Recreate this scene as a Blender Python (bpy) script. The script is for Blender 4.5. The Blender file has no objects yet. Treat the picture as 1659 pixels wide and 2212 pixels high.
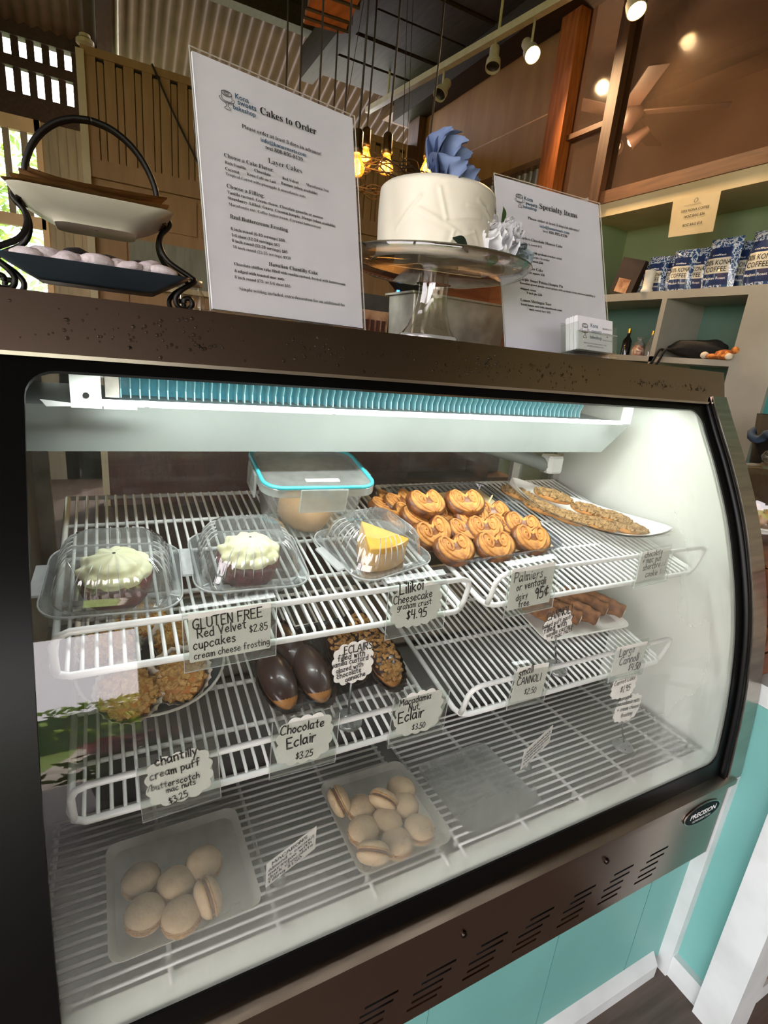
import bpy, math, random
from mathutils import Vector as V, Matrix as M, noise

# ---------------------------------------------------------------- camera
scene = bpy.context.scene
COL = scene.collection
FPX, CX, CY = 1130.0, 829.5, 1106.0            # focal length and centre in pixels of the 1659 x 2212 frame
EYE = V((0, 0, 1.30))
RC = ((0.888593, -0.449283, 0.092452), (-0.051049, -0.297164, -0.953461), (0.455848, 0.842519, -0.286993))      # world -> camera (x right, y down, z forward)
cam_d = bpy.data.cameras.new('camera'); cam = bpy.data.objects.new('camera', cam_d); COL.objects.link(cam)
cam.matrix_world = M(((RC[0][0], -RC[1][0], -RC[2][0], EYE.x), (RC[0][1], -RC[1][1], -RC[2][1], EYE.y),
                      (RC[0][2], -RC[1][2], -RC[2][2], EYE.z), (0, 0, 0, 1)))
cam_d.sensor_fit = 'VERTICAL'; cam_d.sensor_height = 36.0; cam_d.lens = FPX / 2212 * 36.0
cam_d.clip_start = 0.01; cam_d.clip_end = 200
scene.camera = cam

# ---------------------------------------------------------------- daylight, exposure
def lin(h):
    h = h.lstrip('#'); out = []
    for i in (0, 2, 4):
        c = int(h[i:i+2], 16) / 255
        out.append(c / 12.92 if c <= .04045 else ((c + .055) / 1.055) ** 2.4)
    return (*out, 1.0)
world = bpy.data.worlds.new('world'); scene.world = world; world.use_nodes = True
bg = world.node_tree.nodes['Background']
bg.inputs[0].default_value = lin('#f6eff2'); bg.inputs[1].default_value = 12
scene.view_settings.view_transform = 'Standard'; scene.view_settings.look = 'None'
scene.view_settings.gamma = 1; scene.view_settings.use_curve_mapping = False
scene.view_settings.exposure = -0.15
scene.cycles.transparent_max_bounces = 40; scene.cycles.max_bounces = 8
scene.cycles.sample_clamp_indirect = 6.0; scene.cycles.caustics_reflective = False; scene.cycles.caustics_refractive = False

# ---------------------------------------------------------------- pixel -> direction; distance always from a surface of the place
def ray(u, v):
    c = ((u - CX) / FPX, (v - CY) / FPX, 1.0)
    return V([sum(RC[k][i] * c[k] for k in range(3)) for i in range(3)])
def hit(u, v, p, n):
    d = ray(u, v); return EYE + d * ((p - EYE).dot(n) / d.dot(n))
def on_x(u, v, x): return hit(u, v, V((x, 0, 0)), V((1, 0, 0)))
def on_y(u, v, y): return hit(u, v, V((0, y, 0)), V((0, 1, 0)))
def on_z(u, v, z): return hit(u, v, V((0, 0, z)), V((0, 0, 1)))

# ---------------------------------------------------------------- materials
MATS = {}
def newmat(name):
    m = bpy.data.materials.new(name); m.use_nodes = True; m.node_tree.nodes.clear()
    nt = m.node_tree; out = nt.nodes.new('ShaderNodeOutputMaterial'); MATS[name] = m
    return m, nt, out
def L(nt, a, b): nt.links.new(a, b)
def coords(nt, scale=(1, 1, 1)):
    tc = nt.nodes.new('ShaderNodeTexCoord'); mp = nt.nodes.new('ShaderNodeMapping'); mp.inputs['Scale'].default_value = scale
    L(nt, tc.outputs['Object'], mp.inputs[0]); return mp.outputs[0]
def mat(name, col, rough=.5, metal=0., col2=None, scale=20., detail=4., bump=0., bscale=None, stretch=(1, 1, 1), spec=.5,
        sss=0., emis=0., ecol=None, lo=.35, hi=.65, coat=0., aniso=0.):
    m, nt, out = newmat(name); b = nt.nodes.new('ShaderNodeBsdfPrincipled')
    b.inputs['Base Color'].default_value = lin(col); b.inputs['Roughness'].default_value = rough; b.inputs['Metallic'].default_value = metal
    b.inputs['Specular IOR Level'].default_value = spec; b.inputs['Coat Weight'].default_value = coat
    if sss: b.inputs['Subsurface Weight'].default_value = sss; b.inputs['Subsurface Radius'].default_value = (.01, .006, .004); b.inputs['Subsurface Scale'].default_value = .5
    if emis: b.inputs['Emission Color'].default_value = lin(ecol or col); b.inputs['Emission Strength'].default_value = emis
    vec = coords(nt, stretch)
    n = nt.nodes.new('ShaderNodeTexNoise'); n.inputs['Scale'].default_value = scale; n.inputs['Detail'].default_value = detail; L(nt, vec, n.inputs['Vector'])
    r = nt.nodes.new('ShaderNodeValToRGB'); r.color_ramp.elements[0].position = lo; r.color_ramp.elements[1].position = hi
    c1 = lin(col); c2 = lin(col2) if col2 else tuple(min(1, x * .86) for x in c1[:3]) + (1,)
    r.color_ramp.elements[0].color = c1; r.color_ramp.elements[1].color = c2
    L(nt, n.outputs['Fac'], r.inputs[0]); L(nt, r.outputs[0], b.inputs['Base Color'])
    if bump:
        n2 = nt.nodes.new('ShaderNodeTexNoise'); n2.inputs['Scale'].default_value = bscale or scale; n2.inputs['Detail'].default_value = 5; L(nt, vec, n2.inputs['Vector'])
        bp = nt.nodes.new('ShaderNodeBump'); bp.inputs['Strength'].default_value = bump; bp.inputs['Distance'].default_value = .004
        L(nt, n2.outputs['Fac'], bp.inputs['Height']); L(nt, bp.outputs[0], b.inputs['Normal'])
    L(nt, b.outputs[0], out.inputs[0]); return m
def schlick(nt, r0, k=1.):
    lw = nt.nodes.new('ShaderNodeLayerWeight'); lw.inputs[0].default_value = .5
    p = nt.nodes.new('ShaderNodeMath'); p.operation = 'POWER'; p.inputs[1].default_value = 5; L(nt, lw.outputs['Facing'], p.inputs[0])
    q = nt.nodes.new('ShaderNodeMath'); q.operation = 'MULTIPLY_ADD'; q.inputs[1].default_value = k * .9; q.inputs[2].default_value = r0; q.use_clamp = True
    L(nt, p.outputs[0], q.inputs[0]); return q.outputs[0]
def clear(name, tint='#ffffff', haze=.04, hazecol='#ffffff', refl=1., rough=.03, ior=1.45):
    """thin clear sheet: see-through, Fresnel gloss, a little milky haze"""
    m, nt, out = newmat(name)
    t = nt.nodes.new('ShaderNodeBsdfTransparent'); t.inputs[0].default_value = lin(tint)
    d = nt.nodes.new('ShaderNodeBsdfDiffuse'); d.inputs[0].default_value = lin(hazecol)
    g = nt.nodes.new('ShaderNodeBsdfGlossy'); g.inputs['Roughness'].default_value = rough
    mu = schlick(nt, refl * ((ior-1)/(ior+1))**2, refl)
    tl = nt.nodes.new('ShaderNodeBsdfTranslucent'); tl.inputs[0].default_value = lin(hazecol)
    dm = nt.nodes.new('ShaderNodeMixShader'); dm.inputs[0].default_value = .5; L(nt, d.outputs[0], dm.inputs[1]); L(nt, tl.outputs[0], dm.inputs[2])
    a = nt.nodes.new('ShaderNodeMixShader'); a.inputs[0].default_value = haze; L(nt, t.outputs[0], a.inputs[1]); L(nt, dm.outputs[0], a.inputs[2])
    vec = coords(nt); n = nt.nodes.new('ShaderNodeTexNoise'); n.inputs['Scale'].default_value = 60; L(nt, vec, n.inputs['Vector'])
    rg = nt.nodes.new('ShaderNodeMapRange'); rg.inputs[1].default_value = .3; rg.inputs[2].default_value = .7; rg.inputs[3].default_value = haze * .9; rg.inputs[4].default_value = haze * 1.1
    L(nt, n.outputs['Fac'], rg.inputs[0]); L(nt, rg.outputs[0], a.inputs[0])
    b = nt.nodes.new('ShaderNodeMixShader'); L(nt, mu, b.inputs[0]); L(nt, a.outputs[0], b.inputs[1]); L(nt, g.outputs[0], b.inputs[2])
    L(nt, b.outputs[0], out.inputs[0]); return m
def glow(name, col, strength):
    m, nt, out = newmat(name); e = nt.nodes.new('ShaderNodeEmission'); e.inputs[0].default_value = lin(col); e.inputs[1].default_value = strength
    L(nt, e.outputs[0], out.inputs[0]); return m

# ---------------------------------------------------------------- mesh building (world coordinates)
def finish(o, label=None, cat=None, group=None, kind=None):
    if label: o['label'] = label
    if cat: o['category'] = cat
    if group: o['group'] = group
    if kind: o['kind'] = kind
    return o
WM = {}                                     # world matrix of every parent Empty
def thing(name, label, cat, loc, rot=None, group=None):
    o = bpy.data.objects.new(name, None); COL.objects.link(o); o.empty_display_size = .02
    mw = M.Translation(V(loc)) @ (rot.to_4x4() if rot else M.Identity(4))
    o.matrix_world = mw; WM[o.name] = mw
    return finish(o, label, cat, group)
def root_matrix(p):
    while p is not None:
        if p.name in WM: return WM[p.name]
        p = p.parent
    return M.Identity(4)
class G:
    def __init__(s, mw=None): s.v = []; s.f = []; s.m = mw or M.Identity(4)
    def add(s, vs, fs):
        b = len(s.v); s.v += [s.m @ V(p) for p in vs]; s.f += [tuple(b + i for i in f) for f in fs]; return s
    def box(s, lo, hi):
        x0, y0, z0 = lo; x1, y1, z1 = hi
        return s.add([(x0,y0,z0),(x1,y0,z0),(x1,y1,z0),(x0,y1,z0),(x0,y0,z1),(x1,y0,z1),(x1,y1,z1),(x0,y1,z1)],
                     [(0,3,2,1),(4,5,6,7),(0,1,5,4),(1,2,6,5),(2,3,7,6),(3,0,4,7)])
    def cbox(s, lo, hi, c):                  # box with chamfered edges
        x0, y0, z0 = lo; x1, y1, z1 = hi
        def ring(z, i): return [(x0+i,y0,z),(x1-i,y0,z),(x1,y0+i,z),(x1,y1-i,z),(x1-i,y1,z),(x0+i,y1,z),(x0,y1-i,z),(x0,y0+i,z)]
        def ring2(z): return [(x0+c,y0+c*.4,z),(x1-c,y0+c*.4,z),(x1-c*.4,y0+c,z),(x1-c*.4,y1-c,z),(x1-c,y1-c*.4,z),(x0+c,y1-c*.4,z),(x0+c*.4,y1-c,z),(x0+c*.4,y0+c,z)]
        return s.loft([ring2(z0), ring(z0+c*.6, c), ring(z1-c*.6, c), ring2(z1)])
    def loft(s, rings, closed=True, cap=True, capend=None):
        n = len(rings[0]); vs = [p for r in rings for p in r]; fs = []
        for k in range(len(rings) - 1):
            for i in range(n if closed else n - 1):
                j = (i + 1) % n; fs.append((k*n+i, k*n+j, (k+1)*n+j, (k+1)*n+i))
        if cap and closed:
            fs.append(tuple(reversed(range(n)))); fs.append(tuple((len(rings)-1)*n + i for i in range(n)))
        return s.add(vs, fs)
    def lathe(s, prof, n=24, c=(0, 0, 0), wob=None, cap=True):
        rings = []
        for r, z in prof:
            rings.append([(c[0] + r * math.cos(a) * (wob(a, z) if wob else 1), c[1] + r * math.sin(a) * (wob(a, z) if wob else 1), c[2] + z) for a in (2*math.pi*i/n for i in range(n))])
        return s.loft(rings, cap=cap)
    def tube(s, pts, r, n=6, closed=False, cap=True):
        pts = [V(p) for p in pts]; N = len(pts); rings = []; prev = None
        for i, p in enumerate(pts):
            a = pts[(i-1) % N] if closed or i else p; b = pts[(i+1) % N] if closed or i < N-1 else p
            t = (b - a).normalized()
            if prev is None: u = t.orthogonal().normalized()
            else:
                u = prev - t * prev.dot(t)
                u = u.normalized() if u.length > 1e-6 else t.orthogonal().normalized()
            prev = u; w = t.cross(u); rr = r[i] if isinstance(r, (list, tuple)) else r
            rings.append([p + (u * math.cos(2*math.pi*k/n) + w * math.sin(2*math.pi*k/n)) * rr for k in range(n)])
        if closed: return s.loft(rings + [rings[0]], cap=False)
        return s.loft(rings, cap=cap)
    def grid(s, fn, nu, nv, closeu=False):
        vs = [fn(i / (nu if closeu else nu - 1), j / (nv - 1)) for j in range(nv) for i in range(nu)]; fs = []
        for j in range(nv - 1):
            for i in range(nu if closeu else nu - 1):
                k = (i + 1) % nu; fs.append((j*nu+i, j*nu+k, (j+1)*nu+k, (j+1)*nu+i))
        return s.add(vs, fs)
    def prism(s, pts2, h, axis_m=None):       # polygon in local xy, from z=0 to h
        n = len(pts2); mm = axis_m or M.Identity(4)
        vs = [mm @ V((x, y, 0)) for x, y in pts2] + [mm @ V((x, y, h)) for x, y in pts2]
        return s.add(vs, [tuple(reversed(range(n))), tuple(range(n, 2*n))] + [(i, (i+1) % n, n+(i+1) % n, n+i) for i in range(n)])
    def obj(s, name, material, parent=None, smooth=False, label=None, cat=None, group=None, kind=None, bevel=0, sub=0, auto=None, base=None):
        me = bpy.data.meshes.new(name)
        if parent is not None: inv = root_matrix(parent).inverted(); vs = [inv @ p for p in s.v]; loc = None
        else:
            xs = [p.x for p in s.v]; ys = [p.y for p in s.v]; zs = [p.z for p in s.v]
            loc = base or V(((min(xs)+max(xs))/2, (min(ys)+max(ys))/2, min(zs))); vs = [p - loc for p in s.v]
        me.from_pydata([tuple(p) for p in vs], [], s.f); me.update()
        o = bpy.data.objects.new(name, me); COL.objects.link(o)
        if parent is not None: o.parent = parent
        else: o.location = loc; WM[o.name] = M.Translation(loc)
        me.materials.append(MATS[material] if isinstance(material, str) else material)
        if smooth:
            me.polygons.foreach_set('use_smooth', [True] * len(me.polygons))
            if auto: me.set_sharp_from_angle(angle=math.radians(auto))
        if bevel:
            b = o.modifiers.new('bevel', 'BEVEL'); b.width = bevel; b.segments = 2; b.limit_method = 'ANGLE'
        if sub:
            b = o.modifiers.new('sub', 'SUBSURF'); b.levels = sub; b.render_levels = sub
        return finish(o, label, cat, group, kind)
def copy_tree(root, loc, rot=None, label=None, group=None):
    r = root.copy(); COL.objects.link(r)
    mw = M.Translation(V(loc)) @ (rot.to_4x4() if rot else M.Identity(4)); r.matrix_world = mw
    if root.type == 'EMPTY': WM[r.name] = mw
    finish(r, label, None, group)
    for ch in [c for c in root.children]:
        c = ch.copy(); COL.objects.link(c); c.parent = r
        for g in [q for q in ch.children]:
            d = g.copy(); COL.objects.link(d); d.parent = c
    return r
def share(src, name, parent, mw_local):      # another piece of the same mesh, placed by a local matrix
    o = bpy.data.objects.new(name, src.data); COL.objects.link(o); o.parent = parent; o.matrix_local = mw_local; return o
def rx(d): return M.Rotation(math.radians(d), 4, 'X')
def ry(d): return M.Rotation(math.radians(d), 4, 'Y')
def rz(d): return M.Rotation(math.radians(d), 4, 'Z')
def rrect(w, h, r, n=5, cx=0, cy=0):         # rounded rectangle outline, anticlockwise
    out = []
    for (sx, sy, a0) in ((1, -1, -90), (1, 1, 0), (-1, 1, 90), (-1, -1, 180)):
        for k in range(n + 1):
            a = math.radians(a0 + 90 * k / n); out.append((cx + sx*(w/2 - r) + r*math.cos(a), cy + sy*(h/2 - r) + r*math.sin(a)))
    return out
def spline(pts, k=6, closed=False):          # Catmull-Rom
    pts = [V(p) for p in pts]; N = len(pts); out = []
    for i in range(N if closed else N - 1):
        g = (lambda j: pts[j % N]) if closed else (lambda j: pts[max(0, min(N-1, j))])
        a, b, c, d = g(i-1), g(i), g(i+1), g(i+2)
        for s in range(k):
            t = s / k; out.append(.5 * ((2*b) + (c-a)*t + (2*a-5*b+4*c-d)*t*t + (3*b-a-3*c+d)*t**3))
    if not closed: out.append(pts[-1])
    return out

# ---------------------------------------------------------------- writing
PRINT = {}
def serif(t):
    o = ''
    for ch in t:
        if 'A' <= ch <= 'Z': o += chr(0x1D400 + ord(ch) - 65)
        elif 'a' <= ch <= 'z': o += chr(0x1D41A + ord(ch) - 97)
        elif '0' <= ch <= '9': o += chr(0x1D7CE + ord(ch) - 48)
        else: o += ch
    return o
def text_mesh(t, off=0.):
    key = (t, off)
    if key in PRINT: return PRINT[key]
    c = bpy.data.curves.new('t', 'FONT'); c.body = t; c.size = 1; c.resolution_u = 2; c.offset = off
    o = bpy.data.objects.new('t', c); COL.objects.link(o); bpy.context.view_layer.update()
    me = bpy.data.meshes.new_from_object(o.evaluated_get(bpy.context.evaluated_depsgraph_get()))
    vs = [tuple(v.co) for v in me.vertices]; fs = [tuple(p.vertices) for p in me.polygons]
    bpy.data.objects.remove(o); bpy.data.curves.remove(c); bpy.data.meshes.remove(me)
    x0 = min(v[0] for v in vs); x1 = max(v[0] for v in vs)
    PRINT[key] = ([(v[0]-x0, v[1]) for v in vs], fs, x1 - x0); return PRINT[key]
# handwriting: strokes on a grid, capitals 6 high, x-height 3.6; '|' lifts the pen
HW = {'A':'0,0 1.6,6 3.2,0|.6,2.2 2.8,2.3','B':'.2,0 .2,6|.2,6 2.6,5.4 2,3.4 .4,3.2|.6,3.2 3,2.4 2.4,.4 .2,0','C':'3,5.2 1.8,6 .3,4.2 .2,1.6 1.4,0 3,.8',
'D':'.3,0 .3,6|.1,6 2.4,5.2 3.1,3 2.2,.8 .1,0','E':'2.8,6 .3,6|.3,6 .3,0|.3,0 2.9,0|.3,3.1 2.3,3.1','F':'.3,0 .3,6|.3,6 2.9,6|.3,3.1 2.3,3.1','G':'3,5.2 1.8,6 .3,4.2 .3,1.4 1.6,0 3,1.2|3,1.2 3,2.7|3,2.7 1.7,2.7',
'I':'.6,0 .6,6','K':'.3,0 .3,6|2.8,6 .4,2.8|.6,3 2.9,0','L':'.3,6 .3,0|.3,0 2.7,0','M':'.2,0 .5,6|.5,6 1.9,2|1.9,2 3.3,6|3.3,6 3.6,0','N':'.2,0 .3,6|.3,6 2.7,0|2.7,0 2.8,6',
'O':'1.6,6 .3,4.4 .3,1.6 1.6,0 2.9,1.6 2.9,4.4 1.6,6','P':'.3,0 .3,6|.2,6 2.7,5.4 2.4,3.1 .3,2.8','R':'.3,0 .3,6|.2,6 2.6,5.4 2.2,3.2 .4,3|1.2,3 2.9,0','S':'2.8,5.2 1.6,6 .4,4.8 1.4,3.3 2.8,1.9 1.6,0 .2,.8',
'T':'0,6 3.2,6|1.6,6 1.6,0','U':'.3,6 .3,1.4 1.5,0 2.8,1.4 2.8,6','V':'0,6 1.5,0|1.5,0 3,6','a':'2.4,3 1.2,3.6 .2,1.8 .9,.1 2.2,1.2|2.4,3.5 2.3,1 2.7,0','b':'.3,6 .3,0|.3,2.4 1.4,3.5 2.5,1.8 1.5,.1 .3,.6',
'c':'2.3,3 1.3,3.6 .2,1.8 1.1,0 2.4,.7','d':'2.4,6 2.4,0|2.3,2.8 1.2,3.6 .2,1.7 1.1,0 2.3,.9','e':'.3,1.8 2.2,2.1 1.4,3.6 .3,2 1,.1 2.4,.7','f':'2.2,5.4 1.3,6 .9,4.6 .9,0|0,3.3 1.9,3.3','g':'2.3,3 1.2,3.6 .2,2 1,.6 2.2,1.6|2.3,3.5 2.3,-1 1.2,-2 .3,-1.3',
'h':'.3,6 .3,0|.3,2.4 1.4,3.6 2.2,2.6 2.3,0','i':'.5,3.5 .5,0|.5,4.9 .6,5.2','k':'.3,6 .3,0|2.1,3.5 .4,1.6|.7,1.9 2.3,0','l':'.4,6 .4,0','m':'.2,3.5 .3,0|.3,2.5 1.1,3.6 1.6,2.5 1.6,0|1.6,2.5 2.5,3.6 3,2.5 3.1,0','n':'.2,3.5 .3,0|.3,2.4 1.4,3.6 2.2,2.5 2.3,0',
'o':'1.2,3.6 .2,1.9 1.2,0 2.3,1.8 1.2,3.6','p':'.3,3.5 .3,-2|.3,2.5 1.4,3.6 2.4,1.9 1.4,.2 .3,.8','q':'2.3,3 1.2,3.6 .2,2 1,.4 2.2,1.4|2.3,3.5 2.3,-2','r':'.3,3.5 .4,0|.4,2.2 1.1,3.4 2,3.3','s':'2,3.1 1.2,3.6 .4,2.8 1.2,1.9 2,.9 1.1,0 .2,.5','t':'1,5.4 1,.8 1.9,.1|0,3.5 2.1,3.6',
'u':'.3,3.5 .4,1 1.2,0 2.1,1.2|2.2,3.5 2.4,0','v':'.1,3.5 1.1,0|1.1,0 2.1,3.5','w':'.1,3.5 .9,0|.9,0 1.6,2.8|1.6,2.8 2.3,0|2.3,0 3.1,3.5','x':'.2,3.5 2.1,0|2.1,3.5 .1,0','y':'.2,3.5 1.2,.6|2.2,3.5 .5,-2','z':'.2,3.4 2.1,3.5|2.1,3.5 .2,.1|.2,.1 2.3,.1',
'0':'1.4,6 .3,4 .4,1.6 1.4,0 2.5,1.8 2.5,4.2 1.4,6','1':'.8,6 .8,0','2':'.3,5 1.4,6 2.4,4.6 1.3,2.2 .2,0|.2,0 2.7,.1','3':'.3,5.6 1.8,6 2.2,4.4 1,3.2|1,3.2 2.6,2 1.8,.1 .2,.4','4':'.4,6 .2,2.8|.2,2.8 2.8,3|2.2,6 2.2,0','5':'2.4,6 .6,6|.6,6 .4,3.4|.4,3.4 2.2,3.2 2.3,.8 .9,0 .2,.5',
'8':'1.4,3.2 2.4,4.6 1.4,6 .4,4.6 1.4,3.2 2.6,1.6 1.4,0 .2,1.6 1.4,3.2','9':'2.3,4.6 1.2,6 .3,4.4 1.3,3.2 2.3,4.6|2.3,4.6 2.1,0','6':'2.2,5.8 .6,3.6 .4,1.4 1.4,0 2.4,1.4 1.4,2.8 .5,2','7':'.2,6 2.6,6|2.6,6 1,0','$':'2.4,4.6 1.4,5.2 .5,4.2 1.4,3 2.4,1.8 1.3,.8 .3,1.4|1.4,6 1.4,0',
'+':'1.2,4 1.2,1|.2,2.5 2.3,2.5','/':'2.2,6 .2,0','&':'2.6,0 .8,4.6 1.5,6 2,4.8 .4,1.6 1.2,0 2.6,2','%':'2.6,6 .2,0','_':'0,-.9 2.6,-.9','~':'2.4,4.4 1.3,5 .3,3.2 1.2,1.4 2.5,2|1.5,6 1.2,.6','H':'.3,0 .3,6|2.8,6 2.8,0|.3,3 2.8,3.1','W':'0,6 .9,0|.9,0 1.8,4.4|1.8,4.4 2.7,0|2.7,0 3.6,6','.':'.3,0 .5,.3'}
def hand_ribbons(t, w=.5, jit=.12, seed=0):
    rnd = random.Random(t + str(seed)); x = 0; vs = []; fs = []
    for ch in t:
        if ch == ' ': x += 2.0; continue
        g = HW[ch]; mx = 0; dy = rnd.uniform(-.25, .25)
        for stroke in g.split('|'):
            pts = [V((float(a) + rnd.uniform(-jit, jit), float(b) + rnd.uniform(-jit, jit) + dy, 0)) for a, b in (q.split(',') for q in stroke.split())]
            mx = max(mx, max(p.x for p in pts))
            if len(pts) > 2: pts = spline(pts, 4)
            b0 = len(vs)
            for i, p in enumerate(pts):
                a = pts[max(0, i-1)]; b = pts[min(len(pts)-1, i+1)]; d = (b - a).normalized()
                q = p + (d * (-.5*w*.6) if i == 0 else d * (.5*w*.6) if i == len(pts)-1 else V((0, 0, 0))); nrm = V((-d.y, d.x, 0)) * w / 2
                vs += [(x + (q+nrm).x, (q+nrm).y), (x + (q-nrm).x, (q-nrm).y)]
            for i in range(len(pts)-1): k = b0 + 2*i; fs.append((k, k+1, k+3, k+2))
        x += mx + .75
    return vs, fs, x - .75
class Page:
    """a flat page: o bottom-left corner, ex/ey unit vectors, n towards the reader; collects print into one mesh"""
    def __init__(s, o, ex, ey): s.o = V(o); s.ex = V(ex).normalized(); s.ey = V(ey).normalized(); s.n = s.ex.cross(s.ey).normalized(); s.g = {}
    def uv(s, px):
        p = hit(px[0], px[1], s.o, s.n) - s.o; return p.dot(s.ex), p.dot(s.ey)
    def put(s, ink, vs, fs, x, y, sc, sy=None, ang=0., lift=.0006):
        g = s.g.setdefault(ink, G()); c, sn = math.cos(ang), math.sin(ang); sy = sy or sc
        g.add([s.o + s.ex*(x + (a*sc)*c - (b*sy)*sn) + s.ey*(y + (a*sc)*sn + (b*sy)*c) + s.n*lift for a, b in vs], fs)
    def line(s, t, p0, p1, ink='ink_black', off=0., plain=False, hmax=None):
        a = s.uv(p0); b = s.uv(p1); vs, fs, w = text_mesh(t if plain else serif(t), off); sc = (b[0]-a[0]) / w
        s.put(ink, vs, fs, a[0], (a[1]+b[1])/2 if abs(b[1]-a[1]) < .004 else a[1], sc, min(sc, hmax) if hmax else sc)
    def at(s, t, x, y, w, ink='ink_black', off=0., plain=False, sy=None):
        vs, fs, w0 = text_mesh(t if plain else serif(t), off); s.put(ink, vs, fs, x, y, w/w0, sy)
    def hand(s, t, p0, p1, ink='ink_marker', wgt=.62, cap=None):
        a = s.uv(p0); b = s.uv(p1); vs, fs, w = hand_ribbons(t, wgt); ln = math.hypot(b[0]-a[0], b[1]-a[1])
        s.put(ink, vs, fs, a[0], a[1], ln/w, (cap/6 if cap else None), math.atan2(b[1]-a[1], b[0]-a[0]))
    def handat(s, t, x, y, w, cap, ink='ink_marker', wgt=.55, ang=0.):
        vs, fs, w0 = hand_ribbons(t, wgt); s.put(ink, vs, fs, x, y, w/w0, cap/6, math.radians(ang))
    def done(s, parent, name='lettering'):
        for ink, g in s.g.items(): g.obj(name, ink, parent)

# ================================================================ palette
mat('steel_brown', '#a89486', .28, 1.0, col2='#a28e80', scale=4)
mat('steel_brushed', '#b9b2a8', .28, 1.0, col2='#a49c92', scale=8, stretch=(1, 30, 1))
mat('steel_pan', '#cbc7bd', .45, .7, col2='#8e8a80', scale=14)
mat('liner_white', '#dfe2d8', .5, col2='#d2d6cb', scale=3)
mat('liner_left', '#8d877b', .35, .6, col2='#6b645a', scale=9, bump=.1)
mat('pan_grey', '#868c88', .45, col2='#7a807c', scale=5)
mat('deck_grey', '#6a6c6a', .4, .3, col2='#585a58', scale=4)
mat('riser_grey', '#4d4e4d', .5, .2, scale=4)
mat('rubber_black', '#070707', .35, spec=.18)
mat('dark_void', '#060606', .9)
mat('wire_white', '#e3e4e0', .35, col2='#d4d6d2', scale=30, coat=.2)
mat('fin_blue', '#7fd6e0', .35, .3, col2='#b8ecf0', scale=40)
mat('coil_core', '#2fb0c8', .5, col2='#57c9da', scale=60)
mat('teal_paint', '#72aca6', .45, col2='#67a19a', scale=3, bump=.03, bscale=30)
mat('white_paint', '#cdd2d1', .5, col2='#bdc2c0', scale=9, bump=.06, bscale=40)
mat('floor_wood', '#5f5048', .4, col2='#483a32', scale=4, stretch=(1, 14, 1), bump=.1)
mat('teal_dark', '#4a7f7a', .6)
mat('plate_black', '#070707', .5, spec=.1)
mat('badge_silver', '#c9c9c4', .25, 1.0)
mat('ink_black', '#121212', .6); mat('ink_marker', '#1b1b1e', .6); mat('ink_blue', '#24506e', .6); mat('ink_grey', '#5a5a60', .6)
mat('ink_white', '#f0f0ee', .6)
mat('screw_dark', '#3a322d', .3, 1.0)
mat('bracket_white', '#d9dcd8', .5)
mat('lead_brown', '#5a3a22', .5)
glow('tube_glow', '#f4fbff', 9.0)
clear('rear_glass', '#e8ecea', .02, '#cfd6d2', .8)
clear('droplet', '#c9beb4', .015, '#ffffff', 1.0, .02, 1.33)

# ================================================================ the case front: side profile (y, z), top to bottom
PROF = spline([(.648, 1.274, 0), (.613, 1.215, 0), (.575, 1.153, 0), (.526, 1.060, 0), (.485, .956, 0), (.460, .873, 0), (.444, .794, 0), (.432, .710, 0), (.423, .605, 0), (.420, .565, 0)], 6)
PROF = [(p.x, p.y) for p in PROF]
_cum = [0.]
for a, b in zip(PROF, PROF[1:]): _cum.append(_cum[-1] + math.hypot(b[0]-a[0], b[1]-a[1]))
PLEN = _cum[-1]
def prof(s, off=0.):
    s = max(0, min(PLEN, s)); i = 0
    while i < len(_cum) - 2 and _cum[i+1] < s: i += 1
    t = (s - _cum[i]) / (_cum[i+1] - _cum[i]); a, b = PROF[i], PROF[i+1]
    dy, dz = b[0]-a[0], b[1]-a[1]; l = math.hypot(dy, dz); ny, nz = dz/l, -dy/l     # outward (towards the viewer)
    return a[0] + dy*t + ny*off, a[1] + dz*t + nz*off
def s_of_z(z):
    for i in range(len(PROF)-1):
        if PROF[i][1] >= z >= PROF[i+1][1]: return _cum[i] + (_cum[i+1]-_cum[i]) * (PROF[i][1]-z) / (PROF[i][1]-PROF[i+1][1])
    return PLEN
XL, XR = -.150, 1.040          # glass width
TOPZ = 1.328; YB = 1.00

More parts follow.
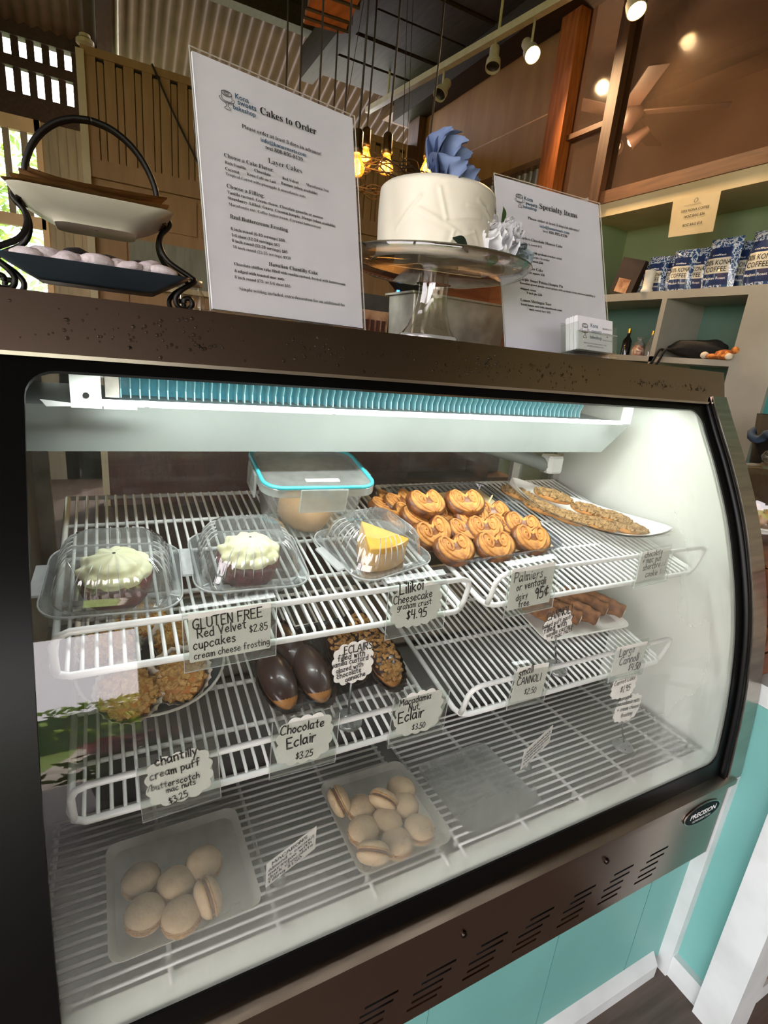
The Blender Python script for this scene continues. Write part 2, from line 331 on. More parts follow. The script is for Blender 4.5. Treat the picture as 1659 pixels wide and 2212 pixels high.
# glass with condensation: fog gathers low and at the right end, patches have shapes of their own
def fog_glass():
    m, nt, out = newmat('case_glass')
    tc = nt.nodes.new('ShaderNodeTexCoord'); sep = nt.nodes.new('ShaderNodeSeparateXYZ'); L(nt, tc.outputs['Object'], sep.inputs[0])
    def mr(src, a, b, c, d):
        n = nt.nodes.new('ShaderNodeMapRange'); n.interpolation_type = 'SMOOTHSTEP'
        for i, v in enumerate((a, b, c, d)): n.inputs[i+1].default_value = v
        L(nt, src, n.inputs[0]); return n.outputs[0]
    def op(o, a, b):
        n = nt.nodes.new('ShaderNodeMath'); n.operation = o; n.use_clamp = False
        for i, v in enumerate((a, b)):
            if isinstance(v, (int, float)): n.inputs[i].default_value = v
            else: L(nt, v, n.inputs[i])
        return n.outputs[0]
    low = mr(sep.outputs['Z'], .52, .24, 0., .40)
    right = mr(sep.outputs['X'], .16, .54, 0., .42)
    n = nt.nodes.new('ShaderNodeTexNoise'); n.inputs['Scale'].default_value = 5; n.inputs['Detail'].default_value = 3; L(nt, tc.outputs['Object'], n.inputs['Vector'])
    patch = mr(n.outputs['Fac'], .35, .7, .75, 1.2)
    fog = op('MULTIPLY', op('MAXIMUM', op('ADD', low, op('MULTIPLY', right, .6)), right), patch)
    n2 = nt.nodes.new('ShaderNodeTexNoise'); n2.inputs['Scale'].default_value = 26; n2.inputs['Detail'].default_value = 2
    mp = nt.nodes.new('ShaderNodeMapping'); mp.inputs['Scale'].default_value = (3., 1, .35); L(nt, tc.outputs['Object'], mp.inputs[0]); L(nt, mp.outputs[0], n2.inputs['Vector'])
    smear = mr(n2.outputs['Fac'], .45, .9, 0., .03)
    fog = op('MINIMUM', op('ADD', op('ADD', fog, smear), .012), .41)
    t = nt.nodes.new('ShaderNodeBsdfTransparent'); d = nt.nodes.new('ShaderNodeBsdfDiffuse'); d.inputs[0].default_value = lin('#eef2ea')
    tl = nt.nodes.new('ShaderNodeBsdfTranslucent'); tl.inputs[0].default_value = lin('#eef2ea')
    dm = nt.nodes.new('ShaderNodeMixShader'); dm.inputs[0].default_value = .6; L(nt, d.outputs[0], dm.inputs[1]); L(nt, tl.outputs[0], dm.inputs[2])
    a = nt.nodes.new('ShaderNodeMixShader'); L(nt, fog, a.inputs[0]); L(nt, t.outputs[0], a.inputs[1]); L(nt, dm.outputs[0], a.inputs[2])
    g = nt.nodes.new('ShaderNodeBsdfGlossy'); g.inputs['Roughness'].default_value = .02
    f2 = schlick(nt, .055)
    b = nt.nodes.new('ShaderNodeMixShader'); L(nt, f2, b.inputs[0]); L(nt, a.outputs[0], b.inputs[1]); L(nt, g.outputs[0], b.inputs[2])
    L(nt, b.outputs[0], out.inputs[0])
fog_glass()

# ================================================================ display case
case = thing('display_case', 'curved-glass refrigerated bakery display case with brown steel top standing on teal base', 'display case', (.46, .70, .36))
def case_frame_part(name, material, inner, outer, off, parent, ne=20, na=6):
    def ring(x0, x1, s0, s1, r):
        pts = []; cs = [((x1-r, s0+r), -90), ((x1-r, s1-r), 0), ((x0+r, s1-r), 90), ((x0+r, s0+r), 180)]
        arcs = [[(c[0]+r*math.cos(math.radians(a+90*k/na)), c[1]+r*math.sin(math.radians(a+90*k/na))) for k in range(na+1)] for c, a in cs]
        for i in range(4):
            pts += arcs[i]; p, q = arcs[i][-1], arcs[(i+1) % 4][0]
            pts += [(p[0]+(q[0]-p[0])*k/ne, p[1]+(q[1]-p[1])*k/ne) for k in range(1, ne)]
        return pts
    to3 = lambda p, o: (p[0], *prof(p[1], o))
    a = [to3(p, off) for p in ring(*inner)]; b = [to3(p, off) for p in ring(*outer)]
    a2 = [to3(p, off - .006) for p in ring(*inner)]
    G().loft([a2, a, b], cap=False).obj(name, material, parent, smooth=True, auto=40)
g = G().grid(lambda i, j: (XL + (XR-XL)*i, *prof(PLEN*j)), 60, 160); g.obj('curved_glass', 'case_glass', case, smooth=True)
S0, S1 = s_of_z(1.2525), s_of_z(.606)
case_frame_part('black_glass_border', 'rubber_black', (-.073, 1.011, S0, S1, .028), (XL, XR, 0., PLEN, .001), .003, case)
# rubber bead and steel band at the right end, band at the left end
for xa, xb, nm in ((1.040, 1.084, 'end_band'), (-.175, -.150, 'end_band')):
    rings = []
    for k in range(40):
        s = PLEN*k/39; y0, z0 = prof(s, .016); y1, z1 = prof(s, -.02); rings.append([(xa, y0, z0), (xb, y0, z0), (xb, y1, z1), (xa, y1, z1)])
    G().loft(rings).obj(nm, 'steel_brushed', case, smooth=True, auto=40)
G().tube([(1.034, *prof(PLEN*k/39, .006)) for k in range(40)], .007, 8).obj('rubber_bead', 'rubber_black', case, smooth=True)
# end walls and liners
side_poly = [(YB, .36), (.42, .36)] + [prof(PLEN*(1-k/30), -.004) for k in range(31)] + [(.66, TOPZ-.01), (YB, TOPZ-.01)]
def yz_prism(poly, x0, x1): n = len(poly); return G().add([(x0, y, z) for y, z in poly] + [(x1, y, z) for y, z in poly], [tuple(range(n)), tuple(reversed(range(n, 2*n)))] + [(i, n+i, n+(i+1) % n, (i+1) % n) for i in range(n)])
yz_prism(side_poly, 1.024, 1.040).obj('end_wall', 'liner_white', case)
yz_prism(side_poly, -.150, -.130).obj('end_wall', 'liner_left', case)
lp = [(.72, .60), (.45, .60)] + [prof(PLEN*(1-k/30), -.012) for k in range(2, 30)] + [(.68, 1.262), (.97, 1.262), (.97, .80)]
yz_prism(lp, 1.018, 1.0235).obj('liner_panel', 'liner_white', case)
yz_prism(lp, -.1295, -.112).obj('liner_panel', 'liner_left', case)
for (y, z) in ((.80, 1.14), (.80, 1.09), (.80, 1.19), (.80, 1.04), (.74, .9), (.74, .95), (.74, .85)):
    G().box((-.1125, y, z), (-.1115, y + .004, z + .018)).obj('slot', 'dark_void', case)
# top slab with sloping front face
tp = [(.634, 1.270), (.652, TOPZ), (YB, TOPZ), (YB, 1.262), (.655, 1.262), (.652, 1.270)]
yz_prism(tp, -.175, 1.084).obj('top_cover', 'steel_brown', case)
G().box((-.175, .632, 1.2665), (1.084, .6355, 1.2705)).obj('top_hem', 'steel_brushed', case)
rnd = random.Random(4)
g = G()                                        # condensation beads on the top's front face
ico = [(0, 0, 1), (.8, 0, .45), (.25, .76, .45), (-.65, .47, .45), (-.65, -.47, .45), (.25, -.76, .45), (1, 0, -.1), (.31, .95, -.1), (-.81, .59, -.1), (-.81, -.59, -.1), (.31, -.95, -.1)]
icf = [(0,1,2),(0,2,3),(0,3,4),(0,4,5),(0,5,1)] + [t for i in range(5) for t in ((1+i, 6+i, 6+(i+1) % 5), (1+i, 6+(i+1) % 5, 1+(i+1) % 5))]
for k in range(620):
    x = rnd.uniform(-.09, 1.03); cl = math.sin(x*31) + math.sin(x*13+1) + rnd.uniform(-1.6, 1.6)
    if cl < -.3: continue
    t = min(.85, max(.08, rnd.gauss(.46, .16))) if x < .75 else rnd.gauss(.4, .06)
    r = rnd.choice((.0011, .0014, .0018, .0024)); y, z = .634 + .018*t, 1.270 + .058*t
    g.add([(x + a*r, y - .0003 - c*r*.6 + b*r*.3, z + b*r) for a, b, c in ico], icf)
g.obj('condensation_beads', 'droplet', case, smooth=True, kind='stuff')
# front steel panel with vent slots cut through
PX0, PX1 = -.175, 1.060; PY = .408
zr = [(.452, .457), (.438, .443), (.424, .429), (.408, .413), (.395, .400)]
slots = {}
for r in range(5):
    row = []
    for k in range(12):
        x = .905 - .098*k - .0065*r
        row.append((x - .052, x) if r not in (2,) else (x - .058, x - .006))
    slots[r] = [q for q in row if q[0] > PX0 + .02]
g = G()
def panel_strip(x0, x1, z0, z1): g.add([(x0, PY, z0), (x1, PY, z0), (x1, PY, z1), (x0, PY, z1)], [(0, 1, 2, 3)])
zz = .545
for r, (z0, z1) in enumerate(zr):
    panel_strip(PX0, PX1, z1, zz); zz = z0; xs = PX0
    for a, b in sorted(slots[r]): panel_strip(xs, a, z0, z1); xs = b
    panel_strip(xs, PX1, z0, z1)
panel_strip(PX0, PX1, .372, zz)
g.add([(PX0, PY, .372), (PX1, PY, .372), (PX1, .432, .362), (PX0, .432, .362)], [(3, 2, 1, 0)])
g.add([(PX0, PY, .545), (PX1, PY, .545), (PX1, .398, .556), (PX0, .398, .556), (PX1, .398, .568), (PX0, .398, .568), (PX1, .425, .572), (PX0, .425, .572)], [(0, 1, 2, 3), (3, 2, 4, 5), (5, 4, 6, 7)])
g.obj('front_panel', 'steel_brown', case)
G().box((PX0, .425, .375), (PX1, .430, .57)).obj('vent_backing', 'dark_void', case)
for x in (.10, .42, .72, 1.0):
    G(M.Translation((x, PY, .505)) @ rx(90)).lathe([(.0055, -.001), (.0055, .002), (.004, .004), (0.0005, .0045)], 12).obj('screw', 'screw_dark', case, smooth=True)
# oval badge
bp_m = M.Translation((.985, PY - .001, .507)) @ rx(90)
bad = G(bp_m).prism([(.056*math.cos(t*.2094), .0235*math.sin(t*.2094)) for t in range(30)], .002).obj('badge', 'badge_silver', case)
G(bp_m @ M.Translation((0, 0, .0021))).prism([(.0535*math.cos(t*.2094), .0215*math.sin(t*.2094)) for t in range(30)], .0004).obj('badge_face', 'plate_black', bad)
pg = Page((.985 - .056, PY - .0036, .507 - .0235), (1, 0, 0), (0, 0, 1))
pg.at('PRECISION', .016, .021, .080, 'ink_white', .02, True); pg.at('REFRIGERATION', .027, .010, .056, 'ink_white', 0, True)
pg.g['ink_white'].obj('lettering', 'ink_white', bad)
# inside: deck pan, sill, riser, ceiling, drip pan, coil, lamp
G().box((-.112, .448, .590), (1.018, .72, .603)).obj('deck_pan', 'deck_grey', case)
G().add([(-.112, .428, .604), (1.018, .428, .604), (1.018, .452, .613), (-.112, .452, .613), (1.018, .458, .600), (-.112, .458, .600)], [(0, 1, 2, 3), (3, 2, 4, 5)]).obj('front_sill', 'liner_white', case)
G().box((-.112, .716, .60), (1.018, .722, .80)).obj('riser', 'riser_grey', case)
G().box((-.112, .716, .794), (1.018, YB, .80)).obj('rear_ledge', 'riser_grey', case)
G().box((-.112, .67, 1.256), (1.018, .985, 1.262)).obj('ceiling_liner', 'bracket_white', case)
G().add([(-.112, .752, 1.148), (.905, .752, 1.148), (.968, .748, 1.206), (-.112, .748, 1.206), (-.112, .93, 1.175), (.905, .93, 1.175), (.968, .93, 1.215), (-.112, .93, 1.215)],
        [(0, 1, 2, 3), (4, 7, 6, 5), (0, 4, 5, 1), (3, 2, 6, 7), (1, 5, 6, 2), (0, 3, 7, 4)]).obj('drip_pan', 'pan_grey', case)
G().tube([(-.02, .753, 1.2105), (.95, .753, 1.2105)], .0035, 8).obj('lamp_tube', 'tube_glow', case, smooth=True)
for x in (.04, .3, .56, .82): G().box((x, .749, 1.2065), (x + .006, .758, 1.2145)).obj('tube_clip', 'bracket_white', case)
G().box((.014, .845, 1.196), (.900, .87, 1.246)).obj('coil_core', 'coil_core', case)
fin = None
for k in range(74):
    x = .014 + k * .0121
    if fin is None:
        fin = G().add([(x, .818, 1.194), (x, .822, 1.222), (x, .816, 1.234), (x, .824, 1.247), (x, .868, 1.247), (x, .868, 1.194),
                       (x+.0016, .818, 1.194), (x+.0016, .822, 1.222), (x+.0016, .816, 1.234), (x+.0016, .824, 1.247), (x+.0016, .868, 1.247), (x+.0016, .868, 1.194)],
                      [(0,1,2,3,4,5), (11,10,9,8,7,6), (0,6,7,1), (1,7,8,2), (2,8,9,3), (3,9,10,4), (5,11,6,0)]).obj('coil_fin', 'fin_blue', case)
    else: share(fin, 'coil_fin', case, M.Translation((k * .0121, 0, 0)))
br = G().box((-.040, .716, 1.207), (-.008, .722, 1.256)).obj('hanger_bracket', 'bracket_white', case)
G(M.Translation((-.024, .7155, 1.222)) @ rx(90)).lathe([(.0035, 0), (.0035, .0008)], 12).obj('hole', 'dark_void', br)
G().add([(-.070, .712, 1.216), (-.040, .712, 1.213), (-.040, .712, 1.209), (-.064, .712, 1.208)], [(3, 2, 1, 0)]).obj('clip_tab', 'bracket_white', case)
G().box((-.006, .714, 1.207), (.030, .719, 1.214)).obj('clip_tab', 'bracket_white', case)
G().box((.905, .716, 1.212), (.928, .722, 1.256)).obj('hanger_bracket', 'bracket_white', case)
G().box((-.004, .76, 1.216), (.012, .80, 1.248)).obj('junction_box', 'steel_pan', case)
G().tube([(.70, .93, 1.135), (.86, .90, 1.10), (.89, .88, 1.09)], .016, 10).obj('drain_hose', 'pan_grey', case, smooth=True)
G().cbox((.88, .86, 1.075), (.925, .90, 1.115), .008).obj('drain_cup', 'bracket_white', case)
# rear sliding doors
for (x0, x1, y) in ((-.112, .345, .962), (.325, .90, .974), (.86, 1.018, .962)):
    d = G().box((x0, y, .82), (x1, y + .004, 1.24)).obj('rear_door', 'rear_glass', case)
    fr = G()
    for a, b in ((x0, x0 + .022), (x1 - .022, x1)): fr.box((a, y - .004, .80), (b, y + .008, 1.256))
    fr.box((x0, y - .003, .80), (x1, y + .007, .822)); fr.box((x0, y - .003, 1.236), (x1, y + .007, 1.256)); fr.obj('door_frame', 'steel_pan', d)
# case lamp behind the top front edge
ld = bpy.data.lights.new('case_lamp', 'AREA'); ld.shape = 'RECTANGLE'; ld.size = .98; ld.size_y = .025; ld.energy = 4; ld.color = (.93, 1.0, .97)
lo = bpy.data.objects.new('case_lamp', ld); COL.objects.link(lo); lo.parent = case
lo.matrix_local = WM[case.name].inverted() @ (M.Translation((.46, .672, 1.253)) @ rx(-4))
lo['label'] = 'white lamp under the front edge of the case top'

# ================================================================ wire shelves (tilted) and deck racks
TAN = .21; TILT = math.degrees(math.atan(TAN)); CT = math.cos(math.radians(TILT)); TILTM = rx(TILT)
SHT = (.545, .962); SHL = (.515, .801)          # (front y, front z of the wire tops)
def shelf_z(S, y): return S[1] + TAN * (y - S[0])
def on_shelf(u, v, S, h=0.):
    n = V((0, -TAN, 1)); return hit(u, v, V((0, S[0], S[1] + h)), n)
def make_shelf(label, x0, x1, S, yback, bars, fence=.052, pitch=.0134):
    w = WM[case.name]
    t = thing('wire_shelf', label, 'shelf', ((x0+x1)/2, S[0], S[1] - .008), TILTM, 'white wire shelves in the case')
    def pt(x, d, h=0.): a = math.radians(TILT); return V((x, S[0] + d*math.cos(a) - h*math.sin(a), S[1] + d*math.sin(a) + h*math.cos(a)))
    D = (yback - S[0]) / CT; R0 = .0042
    # frame: the side rails and the front loop (low rail, upright ends, top rail) bent from one rod
    c = .016
    path = [pt(x0, D, -.006), pt(x0, .06, -.006), pt(x0, c, -.006), pt(x0 + c*.3, c*.3, -.006), pt(x0 + c, 0, -.006), pt(x1 - c, 0, -.006), pt(x1 - c*.3, c*.3, -.006), pt(x1, c, -.006), pt(x1, .06, -.006), pt(x1, D, -.006)]
    G().tube(path, R0, 8).obj('frame', 'wire_white', t, smooth=True)
    f = fence; a = .004
    loop = [pt(x0 + a, .004, -.004), pt(x0 + a, .002, .012), pt(x0 + a, .001, f - c), pt(x0 + a + c*.3, 0, f - c*.3), pt(x0 + a + c, 0, f), pt(x1 - a - c, 0, f), pt(x1 - a - c*.3, 0, f - c*.3), pt(x1 - a, .001, f - c), pt(x1 - a, .002, .012), pt(x1 - a, .004, -.004)]
    G().tube(loop, R0*.95, 8).obj('front_rail', 'wire_white', t, smooth=True)
    for y in bars + [yback]:
        G().tube([pt(x0, (y - S[0])/CT, -.006), pt(x1, (y - S[0])/CT, -.006)], .0034, 7).obj('crossbar', 'wire_white', t, smooth=True)
    n = round((x1 - x0) / pitch); w0 = None
    for k in range(1, n):
        x = x0 + (x1 - x0) * k / n
        if w0 is None:
            w0 = G().tube([pt(x, .0, -.006), pt(x, .006, -.0022), pt(x, D - .004, -.0022), pt(x, D + .003, -.005)], .0022, 6).obj('wire', 'wire_white', t, smooth=True); xw = x
        else: share(w0, 'wire', t, M.Translation((x - xw, 0, 0)))
    return t
sh_tl = make_shelf('white wire shelf carrying the cupcake clamshells, upper one at the left', -.066, .443, SHT, .927, [.841, .755, .661])
sh_tr = make_shelf('white wire shelf under the palmiers and nut pastries, upper one at the right', .483, .985, SHT, .935, [.841, .755, .661])
sh_ll = make_shelf('white wire shelf carrying cream puffs and eclairs, lower one at the left', -.060, .405, SHL, .84, [.755, .66, .585])
sh_lr = make_shelf('white wire shelf with the cannoli tray, lower one at the right', .440, .905, SHL, .84, [.755, .66])
def deck_rack(label, x0, x1):
    t = thing('deck_rack', label, 'rack', ((x0+x1)/2, .57, .603), None, 'deck racks in the case bottom'); z = .6195
    y0, y1 = .455, .705; w0 = None
    xs = [x0 + .004] + [x for x in (.029, .153, .281, .418+.0, .546, .673, .798, .925) if x0 + .02 < x < x1 - .02] + [x1 - .004]
    for x in xs:
        G().tube([(x, y0 - .018, z - .0035), (x, y0 - .012, z - .0035), (x, y1, z - .0035)], .0032, 6).obj('support_bar', 'wire_white', t, smooth=True)
        G().lathe([(.004, 0), (.004, z - .603 - .006)], 8, (x, y0 + .01, .603)).obj('foot', 'wire_white', t)
    n = 19
    for k in range(n + 1):
        y = y0 + (y1 - y0) * k / n
        if w0 is None: w0 = G().tube([(x0, y, z), (x1, y, z)], .0021, 6).obj('wire', 'wire_white', t, smooth=True)
        else: share(w0, 'wire', t, M.Translation((0, y - y0, 0)))
    return t
DECKZ = .6217
deck_rack('white wire deck rack under both trays of macarons', -.10, .400)
deck_rack('white wire deck rack under the empty tray at the right', .424, .995)

# ================================================================ the room
mat('tan_board', '#a37f58', .6, col2='#96734e', scale=3, stretch=(6, 6, 1), bump=.03)
mat('cream_trim', '#cdbd9c', .6, col2='#bfae8c', scale=5)
mat('grey_board', '#8b8a7a', .65, col2='#7d7c6d', scale=4, stretch=(6, 6, 1))
mat('roof_metal', '#5f5242', .5, .3, col2='#4c4032', scale=5, bump=.04)
mat('dark_timber', '#34231a', .7, col2='#22160f', scale=6, stretch=(8, 1, 8), bump=.15)
mat('rafter', '#38281c', .7, col2='#281b12', scale=7, stretch=(8, 1, 8), bump=.1)
mat('stud_orange', '#b3652c', .55, col2='#8e4a1d', scale=6, stretch=(10, 10, 1), bump=.06)
mat('stud_dark', '#5d3a22', .6, col2='#43281a', scale=6, stretch=(10, 10, 1), bump=.06)
mat('ply', '#a87b4f', .5, col2='#96693f', scale=2.2, stretch=(1, 4, 1), bump=.03)
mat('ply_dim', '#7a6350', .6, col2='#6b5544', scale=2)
mat('zinc', '#c9c4bb', .3, .9, col2='#a8a298', scale=8, stretch=(1, 1, .3))
mat('rail_brown', '#6e4a30', .55, col2='#5a3a25', scale=6, stretch=(10, 1, 10))
mat('header_cream', '#c9b897', .5, col2='#bba986', scale=6)
mat('green_wall', '#7d8a66', .6, col2='#74815d', scale=2.5)
mat('niche_green', '#5b7a6c', .6, col2='#527062', scale=2.5)
mat('shelf_white', '#a29d8f', .5, col2='#948f82', scale=5)
mat('teal_wall', '#3f8f8b', .5, col2='#38837f', scale=2)
mat('brown_dado', '#5b3428', .5, col2='#472820', scale=5, stretch=(8, 8, 1))
mat('wall_plain', '#a99c88', .7, scale=2)
mat('leaf', '#a9c24a', .5, col2='#6d9130', scale=9); mat('leaf_dark', '#3e5b25', .5, col2='#27401a', scale=9)
mat('lawn', '#8aa04a', .8, col2='#6e863a', scale=8)
mat('siding', '#e9ecec', .6); mat('sky_blue_paint', '#5f9fd0', .5)
mat('conduit', '#8f8a7c', .5, .4)
mat('wood_counter', '#7a4a2c', .45, col2='#5f361e', scale=5, stretch=(1, 10, 10), bump=.05)
clear('smoke_glass', '#c5b5a6', .10, '#9a7f6a', .7, .12)
clear('window_glass', '#f2f6f6', .01, '#ffffff', 1.)
def struct(g, name, material, **k): return g.obj(name, material, None, kind='structure', **k)
def corr(P0, eu, ev, nu, pitch, amp, nrm, lenv, sub=4):
    """corrugated sheet: nu ribs along eu, running along ev"""
    g = G(); n = nu * sub
    pts = [P0 + eu * (pitch * i / sub) + nrm * (amp * math.cos(2*math.pi*i/sub)) for i in range(n + 1)]
    return g.add([tuple(p) for p in pts] + [tuple(p + ev * lenv) for p in pts], [(i, i+1, n+1+i+1, n+1+i) for i in range(n)])
struct(G().box((-6, -6, -.05), (7, 9, 0)), 'floor', 'floor_wood')
WX = 2.30; BY = 4.35; EY = 5.2
# ---- back wall of tan boards
bw = struct(G().box((-.05, BY + .03, 0), (WX, BY + .08, 2.93)), 'wall_back', 'tan_board')
bx = -.03; brd = None; bm = None
while bx < WX - .02:
    if brd is None: brd = G().box((bx, BY + .004, 2.33), (bx + .060, BY + .03, 2.885)).obj('board', 'tan_board', bw); bm = G().box((bx + .067, BY + .012, 2.33), (bx + .1005, BY + .03, 2.868)).obj('batten', 'tan_board', bw); b0 = bx
    else: share(brd, 'board', bw, M.Translation((bx - b0, 0, 0))); share(bm, 'batten', bw, M.Translation((bx - b0, 0, 0)))
    G().box((bx + .062, BY + .010, 2.868), (bx + .106, BY + .031, 2.880)).obj('gap', 'dark_void', bw)
    bx += .1075
struct(G().box((-.05, BY - .005, 2.225), (WX, BY + .03, 2.33)), 'trim_1', 'tan_board')
struct(G().box((-.05, BY - .002, 2.885), (WX, BY + .03, 2.93)), 'trim_2', 'tan_board')
for x0, x1, z0, z1 in ((.02, .30, 1.98, 2.20), (.34, .62, 1.98, 2.20), (.66, 1.2, 1.98, 2.20), (1.24, 1.75, 1.5, 2.20), (1.79, 2.28, 1.5, 2.20), (.02, .16, 1.42, 1.95)):
    G().box((x0, BY + .015, z0), (x1, BY + .03, z1)).obj('panel', 'tan_board', bw)
struct(G().box((-.075, BY - .02, 0), (-.03, BY + .08, 2.90)), 'trim_3', 'cream_trim')
struct(G().lathe([(.028, 0), (.05, .01), (.05, .03), (.032, .045), (.03, .06), (.001, .07)], 12, (-.02, BY + .02, 2.93)), 'trim_4', 'cream_trim')
# shelf niche low in the back wall: dark recess with counter and dado
struct(G().box((.18, BY + .022, 1.62), (1.20, BY + .032, 1.90)), 'trim_5', 'grey_board')
struct(G().box((.16, BY - .06, 1.585), (1.22, BY + .03, 1.62)), 'trim_6', 'cream_trim')
struct(G().box((-.05, BY - .01, 0), (WX, BY + .03, 1.18)), 'trim_7', 'brown_dado')
# ---- exterior wall on the left with window and slatted vent
ew = struct(G().box((-.36, EY, 0), (.1, EY + .06, 2.70)).box((-3, EY, 0), (-1.6, EY + .06, 2.70)).box((-3, EY, 0), (.1, EY + .06, 1.30)), 'wall_left', 'grey_board')
for x in (-.30, -.24, -.18, -.12): G().box((x, EY - .004, 1.3), (x + .052, EY, 2.70)).obj('board', 'grey_board', ew)
struct(G().box((-3, EY - .03, 2.69), (.1, EY + .05, 2.83)), 'trim_8', 'rafter')
struct(G().box((-3, EY - .03, 2.985), (.1, EY + .03, 3.05)), 'trim_9', 'rafter')
struct(G().box((-3, EY - .03, 3.17), (.1, EY + .06, 3.26)), 'trim_10', 'rafter')
vent = struct(G().box((-3, EY + .05, 2.82), (.1, EY + .07, 2.84)), 'trim_11', 'rafter')
sl = None
for k in range(30):
    x = .02 - .0915 * k
    if sl is None: sl = G().box((x - .047, EY, 2.83), (x, EY + .02, 3.18)).obj('slat', 'rafter', vent); x0s = x
    else: share(sl, 'slat', vent, M.Translation((x - x0s, 0, 0)))
w1 = struct(G().box((-1.6, EY + .01, 1.3), (-.36, EY + .015, 2.62)), 'window_1', 'window_glass')
fr = G().box((-1.6, EY - .02, 2.60), (-.35, EY + .04, 2.70)).box((-1.6, EY - .02, 1.28), (-.35, EY + .05, 1.34)).box((-.385, EY - .02, 1.3), (-.345, EY + .04, 2.7))
fr.box((-1.6, EY - .02, 1.97), (-.36, EY + .04, 2.05)); fr.obj('window_frame', 'cream_trim', w1)
for k, x in enumerate((-.475, -.585, -.695, -.805, -.915)): G().box((x, EY - .012, 2.05), (x + .042, EY + .02, 2.60)).obj('window_bar', 'grey_board', w1)
# ---- outside: lawn, hedge, a white sided building
struct(G().box((-14, EY + .1, -.06), (5, 20, -.01)), 'ground_outside', 'lawn')
hr = random.Random(2)
def foliage(n, c, s, leaf, g=None):
    g = g or G()
    for _ in range(n):
        p = V((hr.gauss(0, .45)*s[0], hr.gauss(0, .45)*s[1], hr.uniform(-1, 1)*s[2])) + V(c); a = V((hr.uniform(-1, 1), hr.uniform(-1, 1), hr.uniform(-.6, .6))).normalized() * leaf; b = a.orthogonal().normalized() * leaf * .45
        g.add([p - a, p + b, p + a, p - b], [(0, 1, 2, 3)])
    return g
hd = thing('hedge', 'sunlit yellow-green hedge outside the window', 'hedge', (-1.2, 7.5, -.01))
foliage(2600, (-1.2, 7.5, 1.7), (1.1, .5, 1.5), .07).obj('foliage', 'leaf', hd, kind='stuff'); G().tube([(-1.2, 7.5, -.01), (-1.1, 7.5, .9), (-1.2, 7.5, 2.)], .06).obj('stem', 'leaf_dark', hd)
bd = thing('outbuilding', 'white sided building outside the window', 'building', (-2.0, 9.5, -.01))
G().box((-3.6, 9.4, -.01), (-.9, 10.5, 2.1)).obj('wall', 'siding', bd); G().box((-3.7, 9.3, 2.1), (-.8, 10.6, 2.2)).obj('roof', 'sky_blue_paint', bd)
# ---- roof of corrugated metal, purlins and rafters
RS = .36
def roof_z(y): return 3.24 + RS * (EY - y)
up = V((0, -1, RS)).normalized(); nr = V((0, RS, 1)).normalized()
struct(corr(V((-3.2, EY + .04, 3.24 - RS*.04)), V((1, 0, 0)), up, 88, .076, .011, nr, 5.3), 'ceiling', 'roof_metal', smooth=True)
struct(G().add([(-3.2, EY - 4.9, roof_z(EY-4.9)), (3.6, EY - 4.9, roof_z(EY-4.9)), (3.6, -4.2, 3.2), (-3.2, -4.2, 3.2)], [(0, 1, 2, 3)]), 'ceiling_front', 'roof_metal')
for i, y in enumerate((4.36, 3.72, 3.0, 2.2)):
    struct(G().box((-3.2, y - .05, roof_z(y) - .13), (3.6, y + .05, roof_z(y) - .015)), 'trim_%d' % (12 + i), 'rafter')
def rafter_beam(x, w, name): return struct(G().add([(x, EY, roof_z(EY) - .05), (x + w, EY, roof_z(EY) - .05), (x + w, 1.0, roof_z(1.) - .05), (x, 1.0, roof_z(1.) - .05), (x, EY, roof_z(EY) - .22), (x + w, EY, roof_z(EY) - .22), (x + w, 1.0, roof_z(1.) - .22), (x, 1.0, roof_z(1.) - .22)],
                 [(0, 1, 2, 3), (7, 6, 5, 4), (0, 4, 5, 1), (1, 5, 6, 2), (2, 6, 7, 3), (3, 7, 4, 0)]), name, 'rafter')
rafter_beam(.05, .09, 'trim_16')
G().tube([(.17, EY - .1, 3.0), (.17, EY - .8, roof_z(EY-.8) - .20), (.17, 2.0, roof_z(2.) - .20)], .011, 8).obj('conduit', 'conduit', None, True, 'thin grey conduit pipe running up beside the rafter', 'pipe')
# dark timber loft over the right side
lf = struct(G().box((1.42, 1.0, 3.24), (3.6, BY + .1, 3.30)), 'ceiling_loft', 'dark_timber')
pl = None
for k in range(11):
    y = BY - .28 - .30 * k
    if pl is None: pl = G().box((1.42, y, 3.215), (2.3, y + .27, 3.24)).obj('plank', 'dark_timber', lf); y0p = y
    else: share(pl, 'plank', lf, M.Translation((0, y - y0p, .0 if k % 2 else .006)))
struct(G().box((1.36, 1.0, 3.16), (1.46, BY + .1, 3.36)), 'trim_17', 'dark_timber')
struct(G().box((2.14, 1.0, 3.09), (2.31, BY + .1, 3.24)), 'trim_18', 'dark_timber')
# ---- right wall: cream header, brown rail, studs, ply and smoked panels, green niche
rw = struct(G().box((WX + .30, 1.20, 0), (WX + .34, 2.30, 2.075)).box((WX, 2.30, 0), (WX + .05, BY, 2.14)), 'wall_right', 'green_wall')
struct(G().box((WX, 2.296, 0), (WX + .34, 2.31, 2.075)), 'wall_return', 'green_wall')
struct(G().box((WX - .005, .2, 2.075), (WX + .35, 2.30, 2.137)), 'trim_19', 'header_cream')
struct(G().box((WX - .015, .2, 2.137), (WX + .06, 2.30, 2.195)), 'trim_20', 'rail_brown')
struct(G().box((WX - .06, 2.555, 2.0), (WX + .05, 2.69, 3.24)), 'trim_21', 'stud_orange')
struct(G().box((WX - .03, 2.235, 2.137), (WX + .05, 2.30, 3.24)), 'trim_22', 'stud_dark')
struct(G().box((WX - .05, 4.20, 1.6), (WX + .05, BY + .02, 3.24)), 'trim_23', 'stud_dark')
struct(G().box((WX - .02, 2.69, 2.435), (WX + .05, 4.2, 2.465)), 'trim_24', 'rail_brown')
